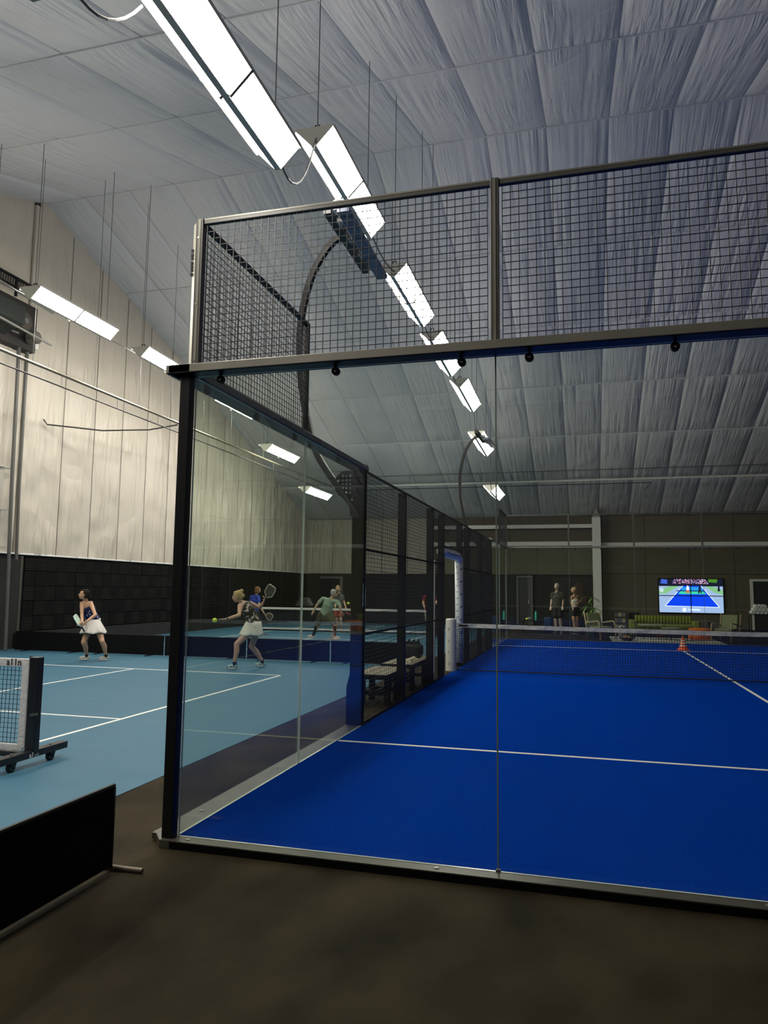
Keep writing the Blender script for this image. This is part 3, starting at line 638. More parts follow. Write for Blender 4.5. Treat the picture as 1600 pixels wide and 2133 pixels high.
pickle_net(20.6, False, 'wheeled pickleball net on the far court behind the players')

# ================================================================ BENCHES beside the mesh fence
BTOP = mat('bench_top_tan',(.22,.19,.13),.5,noise=4,col2=(.28,.24,.17),stretch=(6,1,1))
def bench(y0,y1,label):
    e = thing('bench', (-.55,(y0+y1)/2,FZ), label, 'bench', 'benches beside the mesh fence')
    for i in range(4): MB().box(-.62+.125*i,-.502+.125*i,y0,y1,.375,.40).build('board', BTOP, e, bevel=.003)
    MB().box(-.63,-.12,y0-.01,y0+.02,.33,.39).build('apron', BLACK, e); MB().box(-.135,-.115,y0,y1,.33,.395).build('apron', BLACK, e)
    for y in (y0+.3,y1-.3):
        for x in (-.56,-.19): MB().box(x-.035,x+.035,y-.05,y+.05,FZ,.375).build('leg', BLACK, e)
        MB().box(-.56,-.19,y-.03,y+.03,.08,.14).build('cross_bar', BLACK, e)
    MB().box(-.40,-.36,y0+.3,y1-.3,.09,.13).build('stretcher', BLACK, e)
bench(5.45,6.55,'nearer low bench with tan boards outside the mesh fence'); bench(6.95,8.45,'farther low bench with tan boards outside the mesh fence')
bg = thing('sports_bag', (-.5,8.1,.4), 'dark sports bag with upright handles on the farther bench', 'bag')
MB().box(-.6,-.25,7.95,8.4,.401,.62).build('bag_body', mat('bag_black',(.012,.012,.012),.8), bg, bevel=.05)
for k in range(4): MB().tube([(-.57+.08*k,8.1,.60),(-.56+.08*k,8.1,.66),(-.53+.08*k,8.12,.7),(-.51+.08*k,8.1,.62)],.025,8).build('grip', MATS['bag_black'], bg)
tw = tag(MB().add([(-.34,7.25,.402),(-.2,7.2,.402),(-.19,7.75,.402),(-.32,7.9,.402),(-.33,7.3,.43),(-.22,7.25,.44),(-.22,7.7,.425),(-.30,7.85,.45)],[(3,2,1,0),(4,5,6,7),(0,1,5,4),(1,2,6,5),(2,3,7,6),(3,0,4,7)]).build('towel', mat('towel_cream',(.45,.40,.28),.9)), 'crumpled pale towel on the farther bench', 'towel')

# ================================================================ LOUNGE behind the far glass
GRN = mat('moss_green_velvet',(.17,.20,.02),.8,noise=9,col2=(.22,.25,.035)); OLV = mat('olive_upholstery',(.19,.20,.10),.8,noise=20,col2=(.23,.24,.13))
WOOD = mat('pale_ash_wood',(.50,.37,.21),.5,noise=6,col2=(.42,.29,.15),stretch=(1,1,5))
rug = tag(MB().box(3.3,6.75,20.95,23.6,FZ,FZ+.012).build('rug', mat('grey_rug',(.45,.44,.40),.9,noise=8,col2=(.55,.53,.49))), 'pale grey rug under the lounge tables', 'rug')
sofa = thing('sofa', (5.25,24.5,FZ), 'long moss green channel-tufted sofa under the video wall', 'sofa')
sb = MB(); sb.box(4.25,6.2,24.05,24.75,.05,.30); sb.build('base', GRN, sofa, bevel=.02)
for k in range(2): MB().box(4.26+.98*k,5.22+.98*k,24.0,24.5,.30,.42).build('seat_cushion', GRN, sofa, bevel=.03)
for k in range(18): MB().tube([(4.305+.109*k,24.62,.36),(4.305+.109*k,24.62,.71)],.06,10).build('back_channel', GRN, sofa, smooth=True)
for x in (4.03,6.2): MB().box(x,x+.2,23.98,24.75,.0,.55).build('armrest', GRN, sofa, bevel=.035)
for x in (4.1,6.3):
    for y in (24.05,24.68): MB().tube([(x,y,FZ),(x,y,.04)],.02,8).build('leg', BLACK, sofa)
def armchair(label, face):
    t = local('armchair', label, 'armchair', 'wood-armed lounge chairs'); 
    MB().box(-.26,.26,-.30,.30,.33,.43).build('seat_cushion', OLV, t, bevel=.03)
    b = MB(); b.prism([(-.26,.24,.40),(-.26,.34,.38),(-.26,.48,.86),(-.26,.39,.88)],(.52,0,0)); b.build('backrest', OLV, t, bevel=.02)
    for s_ in (-1,1):
        x = s_*.32
        f = MB(); f.tube([(x,-.36,.02),(x,-.34,.45),(x,-.30,.58),(x,-.22,.61),(x,.25,.55),(x,.42,.50)],.022,8); f.build('armrest', WOOD, t, smooth=True)
        MB().tube([(x,.36,.0),(x,.32,.30),(x,.48,.90)],.022,8).build('leg', WOOD, t, smooth=True)
        MB().tube([(x,-.36,.0),(x,-.36,.05)],.022,8).build('leg', WOOD, t)
    MB().tube([(-.32,-.3,.33),(.32,-.3,.33)],.02,8).build('rail', WOOD, t); MB().tube([(-.32,.3,.32),(.32,.3,.32)],.02,8).build('rail', WOOD, t)
    return t
ac = armchair('olive green armchair with pale wooden arms beside the potted plant', 0)
ac.location = (2.98,21.9,FZ+.013); ac.rotation_euler = (0,0,math.radians(38))
a2 = copy_tree(ac,'olive green armchair with pale wooden arms beside the orange pouf'); a2.location = (6.95,22.3,FZ+.013); a2.rotation_euler = (0,0,math.radians(-32))
for x,y,z,r,l in ((4.65,22.6,.46,.42,'largest round grey coffee table in front of the green sofa'),(5.25,22.2,.38,.30,'middle round grey coffee table in front of the green sofa'),(5.72,22.0,.31,.26,'lowest round grey coffee table in front of the green sofa')):
    t = thing('coffee_table', (x,y,FZ), l, 'table', 'round coffee tables')
    MB().tube([(x,y,z-.02),(x,y,z)],r,28).build('tabletop', mat('tabletop_grey',(.30,.31,.27),.35), t, bevel=.004)
    for k in range(3): 
        a = 2*PI*k/3+.4; MB().bar((x+r*.7*math.cos(a),y+r*.7*math.sin(a),FZ+.013),(x+r*.55*math.cos(a),y+r*.55*math.sin(a),z-.02),.02,.02).build('leg', BLACK, t)
tag(MB().tube([(6.3,23.2,FZ+.013),(6.3,23.2,.0),(6.3,23.2,.28),(6.3,23.2,.33),(6.3,23.2,.35)],[.36,.4,.4,.36,.2],24).build('pouf', mat('orange_velvet',(.80,.16,.015),.8), smooth=True), 'round orange pouf behind the right armchair', 'pouf')
st = thing('stool', (6.95,26.2,FZ), 'small wooden stool at the right end of the sofa', 'stool')
MB().box(6.65,7.1,26,26.4,.46,.49).build('seat', mat('stool_wood',(.22,.17,.10),.5), st, bevel=.005)
for a,b in ((6.7,6.05),(7.05,6.05),(6.7,6.35),(7.05,6.35)): MB().bar((a,20+b,FZ),(a,20+b,.46),.035).build('leg', mat('stool_wood_dark',(.10,.07,.04),.5), st)
vz = thing('table_vase', (3.75,21.9,FZ), 'black and white patterned basket beside the rug', 'basket')
MB().tube([(3.72,22.4,FZ+.013),(3.72,22.4,.15),(3.72,22.4,.38),(3.72,22.4,.42)],[.13,.17,.15,.13],20).build('basket_body', mat('patterned_basket',(.03,.03,.03),.8,noise=18,col2=(.5,.48,.42),lo=.48,hi=.52), vz)
fb = thing('snack_bowl', (3.8,21.4,FZ), 'wide bowl of glowing amber stones on the floor by the rug', 'bowl')
MB().tube([(3.8,21.4,FZ+.013),(3.8,21.4,.0),(3.8,21.4,.07),(3.8,21.4,.08)],[.12,.2,.26,.25],24).build('bowl', mat('bowl_dark',(.05,.04,.03),.5), fb)
for k in range(10): MB().sphere((3.8+.14*math.cos(k*2.1)*((k%3)+1)/3,21.4+.14*math.sin(k*2.1)*((k%3)+1)/3,.09),.045,8,6).build('stone', mat('amber_stone',(.80,.35,.10),.5), fb, smooth=True)
# shelf cabinet and framed boards beside the column
sh = thing('display_shelf', (3.85,26,FZ), 'dark open shelf of pale boxes to the left of the sofa', 'shelf')
FR = mat('shelf_frame_dark',(.03,.028,.022),.5)
for x in (3.5,4.02): MB().box(x,x+.04,25.9,26.2,FZ,.80).build('side_panel', FR, sh)
for z in (.1,.35,.58,.78): MB().box(3.54,4.02,25.9,26.2,z,z+.025).build('shelf_board', FR, sh)
for j,z in enumerate((.125,.375,.605)):
    for i in range(3): tag(MB().box(3.57+.145*i,3.69+.145*i,25.93,26.1,z,z+.16).build('box', mat(('carton_cream','carton_grey','carton_blue')[(i+j)%3],((.42,.36,.25),(.18,.18,.17),(.10,.14,.18))[(i+j)%3],.6), bevel=.004), '%s small box on the %s board of the dark shelf' % (('left','middle','right')[i],('lowest','middle','top')[j]), 'box', 'small boxes on the dark shelf')
bd = thing('framed_board', (4.35,26.1,FZ), 'dark framed board leaning between shelf and sofa', 'board')
MB().box(4.12,4.56,26.1,26.13,FZ,.78).build('panel', mat('board_dark',(.02,.02,.02),.4), bd)
for x in (4.10,4.54): MB().box(x,x+.04,26.07,26.15,FZ,.80).build('frame', mat('board_frame',(.09,.08,.06),.5), bd)
MB().box(4.14,4.54,26.07,26.15,.76,.80).build('frame', MATS['board_frame'], bd)
# towel stand at the right edge
ts = thing('towel_stand', (8.35,22.5,FZ), 'tall black stand at the right edge carrying rolled towels', 'stand')
for x in (7.75,8.35):
    for y in (22.3,22.7): MB().bar((x,y,FZ),(x,y,.86),.025).build('leg', BLACK, ts)
MB().box(7.73,8.37,22.28,22.72,.86,.88).build('top', BLACK, ts); MB().box(7.73,8.37,22.28,22.72,.10,.12).build('lower_shelf', BLACK, ts)
TW = mat('towel_white',(.75,.74,.70),.9)
tp = MB().tube([(0,-.18,0),(0,-.19,0),(0,.19,0),(0,.18,0)],[.03,.058,.058,.03],12).mesh('towel', TW)
for r in range(3):
    for i in range(5-r):
        o = link('towel', tp); o.location = (7.8+.118*i+.059*r+.02, 22.5, .94+.102*r)
        tag(o, '%s rolled white towel in the %s row on the black stand' % (('first','second','third','fourth','fifth')[i],('bottom','middle','top')[r]), 'towel', 'rolled white towels on the stand')
# potted plant
pl = thing('potted_plant', (2.72,23.6,FZ), 'green palm-like potted plant beside the white column', 'plant')
MB().tube([(2.72,23.6,FZ),(2.72,23.6,.32),(2.72,23.6,.36)],[.15,.2,.2],18).build('pot', mat('pot_teal_dark',(.02,.045,.045),.5), pl)
LEAF = mat('leaf_green',(.10,.20,.035),.5,noise=6,col2=(.16,.28,.06)); rnd = random.Random(4)
for k,(px,py,pz) in enumerate(((0,0,1.30),(.08,.03,.95),(-.14,.0,1.02),(.1,-.05,.72),(-.1,.05,.62))):
    MB().tube([(2.72+px*.2,23.6+py,.34),(2.72+px*.7,23.6+py,.34+(pz-.34)*.6),(2.72+px,23.6+py,pz)],.012,6).build('stem', mat('stem_green',(.07,.10,.03),.6), pl)
    for j in range(9):
        a = 2*PI*j/9+rnd.uniform(-.2,.2); L = rnd.uniform(.30,.46); ti = rnd.uniform(-.1,.45); c = Vector((2.72+px,23.6+py,pz)); d = Vector((math.cos(a),math.sin(a)*.8,0)); sd = Vector((-d.y,d.x,0)).normalized()
        vs_ = []; fs = []
        for i in range(6):
            t = i/5; p = c+d*L*t+Vector((0,0,L*(ti*2*t-.75*t*t))); w_ = .032*math.sin(PI*(.12+.88*t)); vs_ += [p-sd*w_+Vector((0,0,.008)),p,p+sd*w_+Vector((0,0,.008))]
        for i in range(5): b = i*3; fs += [(b,b+1,b+4,b+3),(b+1,b+2,b+5,b+4)]
        m_ = MB(); m_.add(vs_,fs); m_.build('leaf', LEAF, pl, smooth=True)
# bench table with bottle, ball and rucksack behind the far glass
sd_ = thing('side_table', (.45,24.9,FZ), 'low black table holding a turquoise bottle and a ball', 'table')
MB().box(.08,.85,24.7,25.1,.40,.43).build('tabletop', BLACK, sd_)
for x in (.12,.78): MB().box(x,x+.03,24.75,25.05,FZ,.40).build('leg', BLACK, sd_)
bt = thing('water_bottle', (.62,24.85,.43), 'tall turquoise water bottle on the low black table', 'bottle')
MB().tube([(.62,24.85,.431),(.62,24.85,.70),(.62,24.85,.74)],[.045,.045,.03],16).build('bottle_body', mat('turquoise',(.05,.42,.38),.35), bt); MB().tube([(.62,24.85,.74),(.62,24.85,.80)],.028,12).build('cap', mat('cap_teal',(.03,.25,.24),.4), bt)
BALL = mat('ball_yellow',(.62,.80,.05),.6)
def ball(p, r, label):
    return tag(MB().sphere(p, r, 18, 12).build('ball', BALL, smooth=True), label, 'ball')
ball((.27,24.85,.475),.045,'yellow-green ball on the low black table')
rk = thing('rucksack', (.95,25.4,FZ), 'dark blue rucksack beside the low black table', 'bag')
MB().box(.9,1.2,25.2,25.5,FZ,.55).build('bag_body', mat('rucksack_blue',(.01,.03,.09),.8), rk, bevel=.07); MB().tube([(.98,25.3,.54),(1.02,25.3,.60),(1.08,25.3,.60),(1.12,25.3,.54)],.012,6).build('handle', BLACK, rk)
hl = thing('cap', (.4,25.05,.43), 'grey cap on the low black table behind the bottle', 'cap')
MB().sphere((.36,25.0,.49),(.10,.09,.055),14,8).build('crown', mat('cap_grey_cloth',(.20,.19,.17),.8), hl, smooth=True)
MB().box(.30,.42,24.86,24.95,.437,.45).build('brim', mat('cap_grey_cloth',(0,0,0)), hl, bevel=.005)
ps = thing('poster', (2.45,YF-.05,1.4), 'dark poster with a reddish brown blurred shape beside the white column', 'poster')
MB().box(1.0,2.82,YF-.07,YF-.045,.65,2.25).build('panel', mat('poster_dark',(.010,.008,.006),.5), ps)
pr = MB(); pr.sphere((2.2,YF-.07,1.75),(.22,.006,.28),16,10); pr.sphere((2.15,YF-.07,1.2),(.45,.005,.28),16,10); pr.build('printed_shape', mat('poster_brown',(.055,.022,.012),.5,noise=3,col2=(.03,.014,.008)), ps)

# video wall
tv = thing('video_wall', (7.1,YF-.1,.6), 'large lit video wall of four screens showing a blue court', 'screen')
TX0,TX1,TZ0,TZ1 = 5.73,8.47,.65,2.20; TY = YF-.16
def EM(name,c,s_=1.0): 
    return mat(name,lin(c),.4,spec=0,emit=s_*1.7)
MB().box(TX0-.02,TX1+.02,TY+.01,YF-.04,TZ0-.02,TZ1+.02).build('backplate', BLACK, tv)
def scr(u,v): return (TX0+(TX1-TX0)*u, TZ0+(TZ1-TZ0)*v)
def flat(name, pts, m, dy, parent=tv):
    P = [(scr(u,v)[0], TY-dy, scr(u,v)[1]) for u,v in pts]
    mb = MB(); mb.add(P,[tuple(range(len(P)))]); return mb.build(name, m, parent)
flat('screen_picture',[(0,0),(1,0),(1,1),(0,1)],EM('scr_grey_blue',(150,168,215)),0)
pc = bpy.data.materials.new('scr_crowd'); pc.use_nodes = True; nt = pc.node_tree; b = nt.nodes['Principled BSDF']; b.inputs['Base Color'].default_value = (0,0,0,1)
tc = nt.nodes.new('ShaderNodeTexCoord'); vo = nt.nodes.new('ShaderNodeTexVoronoi'); vo.inputs['Scale'].default_value = 26; cr = nt.nodes.new('ShaderNodeValToRGB')
nt.links.new(tc.outputs['Object'],vo.inputs['Vector']); sp = nt.nodes.new('ShaderNodeSeparateColor'); nt.links.new(vo.outputs['Color'],sp.inputs[0]); nt.links.new(sp.outputs[0],cr.inputs[0])
for i,(p_,c_) in enumerate(((0,(20,18,50)),(.3,(120,90,150)),(.5,(225,200,240)),(.7,(180,90,120)),(.85,(60,60,130)),(1,(235,225,240)))):
    e_ = cr.color_ramp.elements[i] if i < 2 else cr.color_ramp.elements.new(p_)
    e_.position = p_; e_.color = lin(c_)+(1,)
cr.color_ramp.interpolation = 'CONSTANT'
nt.links.new(cr.outputs[0],b.inputs['Emission Color']); b.inputs['Emission Strength'].default_value = 1.5
SP = tv
flat('picture_stand',[(0,.78),(1,.78),(1,1),(0,1)],EM('scr_dark',(22,24,45)),.001)
flat('picture_crowd',[(.22,.85),(.78,.85),(.72,1),(.25,1)],pc,.002)
flat('picture_tree',[(.78,.9),(.9,.88),(.92,1),(.77,1)],EM('scr_tree',(70,120,40)),.002)
flat('picture_umpire',[(.03,.86),(.14,.84),(.14,.97),(.05,.99)],EM('scr_umpire',(60,90,200)),.002)
flat('picture_verge',[(0,.56),(.0,.66),(.17,.78),(.32,.78),(.12,.56)],EM('scr_green',(125,175,130)),.003)
flat('picture_verge',[(1,.53),(1,.66),(.84,.78),(.72,.78),(.86,.6)],EM('scr_green',(0,0,0)),.003)
flat('picture_court',[(.10,.20),(.93,.18),(.66,.79),(.38,.79)],EM('scr_court_blue',(10,60,225)),.004)
flat('picture_kitchen',[(.305,.55),(.735,.55),(.70,.63),(.34,.63)],EM('scr_kitchen_green',(60,190,165)),.005)
flat('picture_far_court',[(.345,.66),(.69,.66),(.67,.76),(.375,.76)],EM('scr_far_blue',(40,140,220)),.005)
WL = EM('scr_white',(235,240,255))
for a,bb,c,d in ((.10,.20,.93,.18),(.10,.20,.38,.79),(.93,.18,.66,.79)):
    dx,dy = c-a,d-bb; L=math.hypot(dx,dy*.57); nx,ny=-dy*.57/L*.004,dx/L*.007
    flat('picture_line',[(a-nx,bb-ny),(c-nx,d-ny),(c+nx,d+ny),(a+nx,bb+ny)],WL,.006)
flat('picture_net',[(.28,.63),(.72,.63),(.72,.655),(.28,.655)],EM('scr_navy',(20,40,80)),.007)
for (x,c1,c2) in ((.455,(235,220,240),(200,90,60)),(.64,(30,35,70),(30,30,50))):
    flat('picture_player',[(x-.02,.66),(x+.02,.66),(x+.02,.76),(x,.81),(x-.018,.76)],EM('scr_p%d'%(x*100),c1),.008)
    flat('picture_player',[(x-.03,.57),(x-.01,.57),(x,.64),(x+.015,.57),(x+.03,.57),(x+.02,.67),(x-.02,.67)],EM('scr_q%d'%(x*100),c2),.008)
flat('picture_wheelchair',[(.02,.62),(.07,.60),(.08,.70),(.03,.72)],EM('scr_pale',(190,200,220)),.008); flat('picture_person',[(.91,.64),(.95,.64),(.94,.80),(.92,.80)],EM('scr_dark',(0,0,0)),.008)
c_ = scr(.395,.095); dd = MB().disc((c_[0],TY-.009,c_[1]),(0,1,0),.085,.002,20); dd.build('logo', WL, tv)
MB().box(c_[0]-.045,c_[0]+.045,TY-.012,TY-.010,c_[1]-.012,c_[1]+.012).build('logo_bar', EM('scr_grey_blue',(0,0,0)), tv)
x_,z_ = scr(.545,.072); text_on('CARVANA', .11, (x_,TY-.009,z_), (1,0,0),(0,0,1), WL, tv, bold=.002)
mx_, mz_ = (TX0+TX1)/2, TZ0+(TZ1-TZ0)*.50
for x0,x1 in ((TX0,mx_),(mx_,TX1)):
    for z0,z1 in ((TZ0,mz_),(mz_,TZ1)):
        m_ = MB(); t_ = .018
        m_.box(x0,x1,TY-.02,TY+.01,z0,z0+t_); m_.box(x0,x1,TY-.02,TY+.01,z1-t_,z1); m_.box(x0,x0+t_,TY-.02,TY+.01,z0,z1); m_.box(x1-t_,x1,TY-.02,TY+.01,z0,z1)
        m_.build('screen_bezel', BLACK, tv)

# ================================================================ PEOPLE
SKIN = {'fair': mat('skin_fair',(.56,.33,.23),.5), 'tan': mat('skin_tan',(.52,.30,.18),.5), 'pale': mat('skin_pale',(.50,.36,.28),.55)}
def capsule(mb, pts, rs, side=None, flat=1.0, n=12):
    "tapered limb through pts; side/flat squash it to an ellipse (rs along side, rs*flat across); domed ends"
    pts = [Vector(p) for p in pts]; P = []; R = []
    d0 = (pts[0]-pts[1]).normalized(); d1 = (pts[-1]-pts[-2]).normalized()
    for k in (1,.75,.4): P.append(pts[0]+d0*rs[0]*flat*k*.9); R.append(rs[0]*math.sqrt(max(.004,1-k*k)))
    for p,r in zip(pts,rs): P.append(p); R.append(r)
    for k in (.4,.75,1): P.append(pts[-1]+d1*rs[-1]*flat*k*.9); R.append(rs[-1]*math.sqrt(max(.004,1-k*k)))
    rings = []; u = Vector(side).normalized() if side else None
    for i,p in enumerate(P):
        d = (P[min(i+1,len(P)-1)]-P[max(i-1,0)]).normalized()
        if side: a = (u-d*u.dot(d)).normalized()
        else:
            if u is None: u = Vector((0,0,1)) if abs(d.z)<.9 else Vector((1,0,0))
            a = (u-d*u.dot(d)).normalized(); u = a
        b = d.cross(a)
        rings.append([p+a*math.cos(2*PI*k/n)*R[i]+b*math.sin(2*PI*k/n)*R[i]*flat for k in range(n)])
    vs_ = [q for r in rings for q in r]; fs = []
    for i in range(len(P)-1):
        for k in range(n): fs.append((i*n+k,i*n+(k+1)%n,(i+1)*n+(k+1)%n,(i+1)*n+k))
    fs.append(tuple(range(n-1,-1,-1))); fs.append(tuple((len(P)-1)*n+k for k in range(n)))
    mb.add(vs_,fs)
def fuse(name, mb, m, parent, vox, smooth=4, sub=None):
    "voxel-fuse overlapping volumes into one continuous surface"
    me = mb.mesh(name, m); o = bpy.data.objects.new(name, me); COL.objects.link(o)
    r = o.modifiers.new('r','REMESH'); r.mode = 'VOXEL'; r.voxel_size = vox; r.use_smooth_shade = True
    if smooth: s_ = o.modifiers.new('s','SMOOTH'); s_.factor = .5; s_.iterations = smooth
    dg = bpy.context.evaluated_depsgraph_get(); dg.update(); m2 = bpy.data.meshes.new_from_object(o.evaluated_get(dg))
    bpy.data.objects.remove(o); m2.name = name; m2.materials.clear(); m2.materials.append(m)
    return link(name, m2, parent, smooth=True)
def floor_pt(p, h): p = Vector(p); p.z = FZ+h; return p
def hand(mb, wr, d, n_, s_, curl=.6, hs=1.0, spread=.35):
    "palm and five bent fingers; d = hand direction, n_ = palm normal, s_ = thumb side (+-1)"
    d = Vector(d).normalized(); n_ = (Vector(n_)-d*Vector(n_).dot(d)).normalized(); w_ = d.cross(n_)*s_
    wr = Vector(wr); pc = wr+d*.055*hs
    capsule(mb,[wr+d*.005,pc,wr+d*.085*hs],[.026*hs,.038*hs,.036*hs],side=w_,flat=.42,n=10)
    for k,(off,L) in enumerate(((.027,.070),(.009,.080),(-.009,.074),(-.027,.058))):
        b = wr+d*.088*hs+w_*off*hs; dd = (d+w_*off*spread*12*hs*.3).normalized(); c1 = curl*.5; c2 = curl*1.2
        p1 = b+(dd*math.cos(c1)+n_*math.sin(c1))*L*.5*hs; p2 = p1+(dd*math.cos(c2)+n_*math.sin(c2))*L*.5*hs
        mb.tube([b-dd*.02*hs,b,p1,p2],[.0095*hs,.0092*hs,.0088*hs,.0072*hs],8)
    tb_ = wr+d*.03*hs+w_*.03*hs; t1 = tb_+(w_*.75+d*.6+n_*.25).normalized()*.032*hs; t2 = t1+(w_*.25+d*.8+n_*.5).normalized()*.03*hs
    mb.tube([tb_-w_*.012,tb_,t1,t2],[.012*hs,.012*hs,.0105*hs,.008*hs],8)
def orient(face, tilt):
    f = Vector(face).normalized(); r = f.cross(Vector((0,0,1))).normalized(); up = r.cross(f).normalized(); return f, r, up
def person(label, J, skin='fair', S=1.0, hair=None, hairstyle='short', top=None, bottom=None, shoes=None, fem=True, socks=None, build=1.0):
    """J: joints as points - head, neck, shL, shR, elL, elR, wrL, wrR, pel, hpL, hpR, knL, knR, anL, anR; face, chest (front) directions; toeL, toeR directions;
    handL/handR = (direction, palm normal, thumb side, curl)"""
    J = {k:(Vector(v) if k not in ('handL','handR') else v) for k,v in J.items()}
    root = thing('person', (J['pel'].x,J['pel'].y,FZ), label, 'person'); B = build
    sk = SKIN[skin]; mb = MB(); sidev = (J['shL']-J['shR']).normalized(); hipv = (J['hpL']-J['hpR']).normalized()
    chest = (J['shL']+J['shR'])/2; pel = J['pel']; ax = chest-pel; fr = J['chest'].normalized()
    tp = [pel-ax*.08, pel+ax*.08, pel+ax*.38, pel+ax*.72, pel+ax*.93]
    tr = [.135,.16,.118 if fem else .150,.148 if fem else .162,.115]
    tr = [r*B*S for r in tr]
    capsule(mb, tp, tr, side=sidev*.6+hipv*.4, flat=.66, n=16)
    capsule(mb,[chest-sidev*.06*S,J['neck'],J['neck']*.45+J['head']*.55],[.06*S,.05*S,.047*S])
    for s_ in 'LR':
        sh,el,wr = J['sh'+s_],J['el'+s_],J['wr'+s_]
        capsule(mb,[chest*.45+sh*.55-ax*.02,sh,sh*.75+el*.25,sh*.35+el*.65,el],[.055*S,.053*S*B,.046*S*B,.040*S*B,.036*S*B])
        capsule(mb,[el,el*.7+wr*.3,wr],[.036*S*B,.037*S*B,.024*S])
        h = J.get('hand'+s_); dd = (wr-el).normalized()
        if h: hand(mb,wr,h[0],h[1],h[2],h[3],S*.98)
        else: hand(mb,wr,dd,fr if abs(dd.dot(fr))<.8 else sidev,1 if s_=='L' else -1,.5,S*.98)
        hp,kn,an = J['hp'+s_],J['kn'+s_],J['an'+s_]
        capsule(mb,[pel*.4+hp*.6,hp,hp*.6+kn*.4,kn],[.10*S*B,.092*S*B,.076*S*B,.055*S*B],n=14)
        kb = kn*.65+an*.35-Vector(J['toe'+s_]).normalized()*.018
        capsule(mb,[kn,kb,kn*.25+an*.75,an],[.054*S*B,.055*S*B,.038*S*B,.033*S],n=14)
        td = J['toe'+s_].normalized(); capsule(mb,[an-Vector((0,0,.03)),an+td*.07-Vector((0,0,.045)),an+td*.13-Vector((0,0,.05))],[.034*S,.032*S,.026*S])
    # head
    f,r,u = orient(J['face'],0); hc = J['head']; hs = S
    H = lambda a,b,c: hc+(r*a+f*b+u*c)*hs
    def ell(c,ra,rb,rc,n=14,k=10):
        t = MB(); t.sphere((0,0,0),(ra*hs,rb*hs,rc*hs),n,k); c = Vector(c)
        mb.add([c+r*v[0]+f*v[1]+u*v[2] for v in t.v], t.f)
    ell(H(0,-.012,.03),.073,.092,.085); ell(H(0,.022,-.03),.060,.066,.078); ell(H(0,.048,-.075),.033,.030,.028)
    mb.tube([H(0,.078,.012),H(0,.104,-.022),H(0,.088,-.034)],[.007*hs,.013*hs,.010*hs],8)
    for s_ in (-1,1): ell(H(s_*.074,-.008,-.01),.010,.020,.030,8,6)
    ell(H(0,.074,.022),.048,.014,.012,10,6)
    fuse('body', mb, sk, root, .0085*S if S > .5 else .006, 3)
    # face
    eyem = mat('eye_white',(.75,.73,.70),.3); irm = mat('iris_dark',(.03,.02,.015),.2); lipm = mat('lips',(.42,.12,.10),.5)
    for s_ in (-1,1):
        e = MB().sphere(H(s_*.029,.078,.002),.0125*hs,10,8).build('eye', eyem, root, smooth=True); MB().sphere(H(s_*.029,.0875,.002),.006*hs,8,6).build('iris', irm, e, smooth=True)
        if hair: MB().tube([H(s_*.013,.090,.020),H(s_*.03,.088,.025),H(s_*.048,.077,.020)],.0045*hs,6).build('eyebrow', hair[1], root)
    MB().tube([H(-.022,.078,-.058),H(0,.088,-.056),H(.022,.078,-.058)],[.003*hs,.007*hs,.003*hs],8).build('mouth', lipm, root, smooth=True)
    # hair
    if hair:
        t = MB(); 
        def hell(c,ra,rb,rc):
            q = MB(); q.sphere((0,0,0),(ra*hs,rb*hs,rc*hs),16,12); t.add([c+r*v[0]+f*v[1]+u*v[2] for v in q.v], q.f)
        hell(H(0,-.036,.044),.081,.086,.083)
        hell(H(0,-.050,-.005),.070,.060,.075)
        for s_ in (-1,1): hell(H(s_*.060,-.030,.035),.022,.050,.050)
        hell(H(0,.015,.090),.058,.052,.028)
        if hairstyle == 'bun': hell(H(0,-.10,.10),.040,.040,.038); hell(H(0,-.12,-.0),.03,.03,.04)
        if hairstyle == 'bob':
            for s_ in (-1,1): hell(H(s_*.066,-.015,-.035),.026,.055,.085)
            hell(H(0,-.065,-.05),.070,.050,.085)
        if hairstyle == 'tail': hell(H(0,-.105,.02),.03,.035,.045); t.tube([H(0,-.11,.02),H(0,-.14,-.05),H(0,-.125,-.13)],[.025*hs,.03*hs,.01*hs],8)
        fuse('hair', t, hair[1], root, .009, 2)
    # top
    if top:
        kind, tm_, hem = top; t = MB(); k = 1.0
        hemp = pel+ax*hem
        if kind == 'vest':
            capsule(t,[pel+ax*(hem+.08),pel+ax*.38,pel+ax*.72,pel+ax*.96],[tr[1]+.016,tr[2]+.020,tr[3]+.014,.118*S],side=sidev*.6+hipv*.4,flat=.72,n=18)
            for s_ in 'LR': capsule(t,[chest*.4+J['sh'+s_]*.6-ax*.16,chest*.4+J['sh'+s_]*.6+ax*.03],[.060*S,.058*S])
        elif kind == 'tank':
            capsule(t,[pel+ax*(hem+.08),pel+ax*.38,pel+ax*.70,pel+ax*.86],[ (tr[1]*.98+.010),(tr[2]+.014),(tr[3]+.010),(.118*S)],side=sidev*.6+hipv*.4,flat=.70,n=18)
            for s_ in 'LR': capsule(t,[chest*.45+J['sh'+s_]*.55-ax*.16,chest*.45+J['sh'+s_]*.55+ax*.045],[.045*S,.034*S])
        else:
            capsule(t,[pel+ax*(hem+.06),pel+ax*.20,pel+ax*.40,pel+ax*.72,pel+ax*.93],[tr[1]+.028,tr[1]+.022,tr[2]+.030,tr[3]+.020,.128*S*B],side=sidev*.6+hipv*.4,flat=.72,n=18)
            capsule(t,[chest+ax*.02,J['neck']-(J['head']-J['neck'])*.18],[.075*S,.062*S])
            for s_ in 'LR':
                sh,el = J['sh'+s_],J['el'+s_]; q = .62
                capsule(t,[chest*.5+sh*.5-ax*.02,sh,sh*(1-q)+el*q],[.07*S,.066*S*B,.062*S*B],n=14)
        fuse('shirt', t, tm_, root, .010, 2)
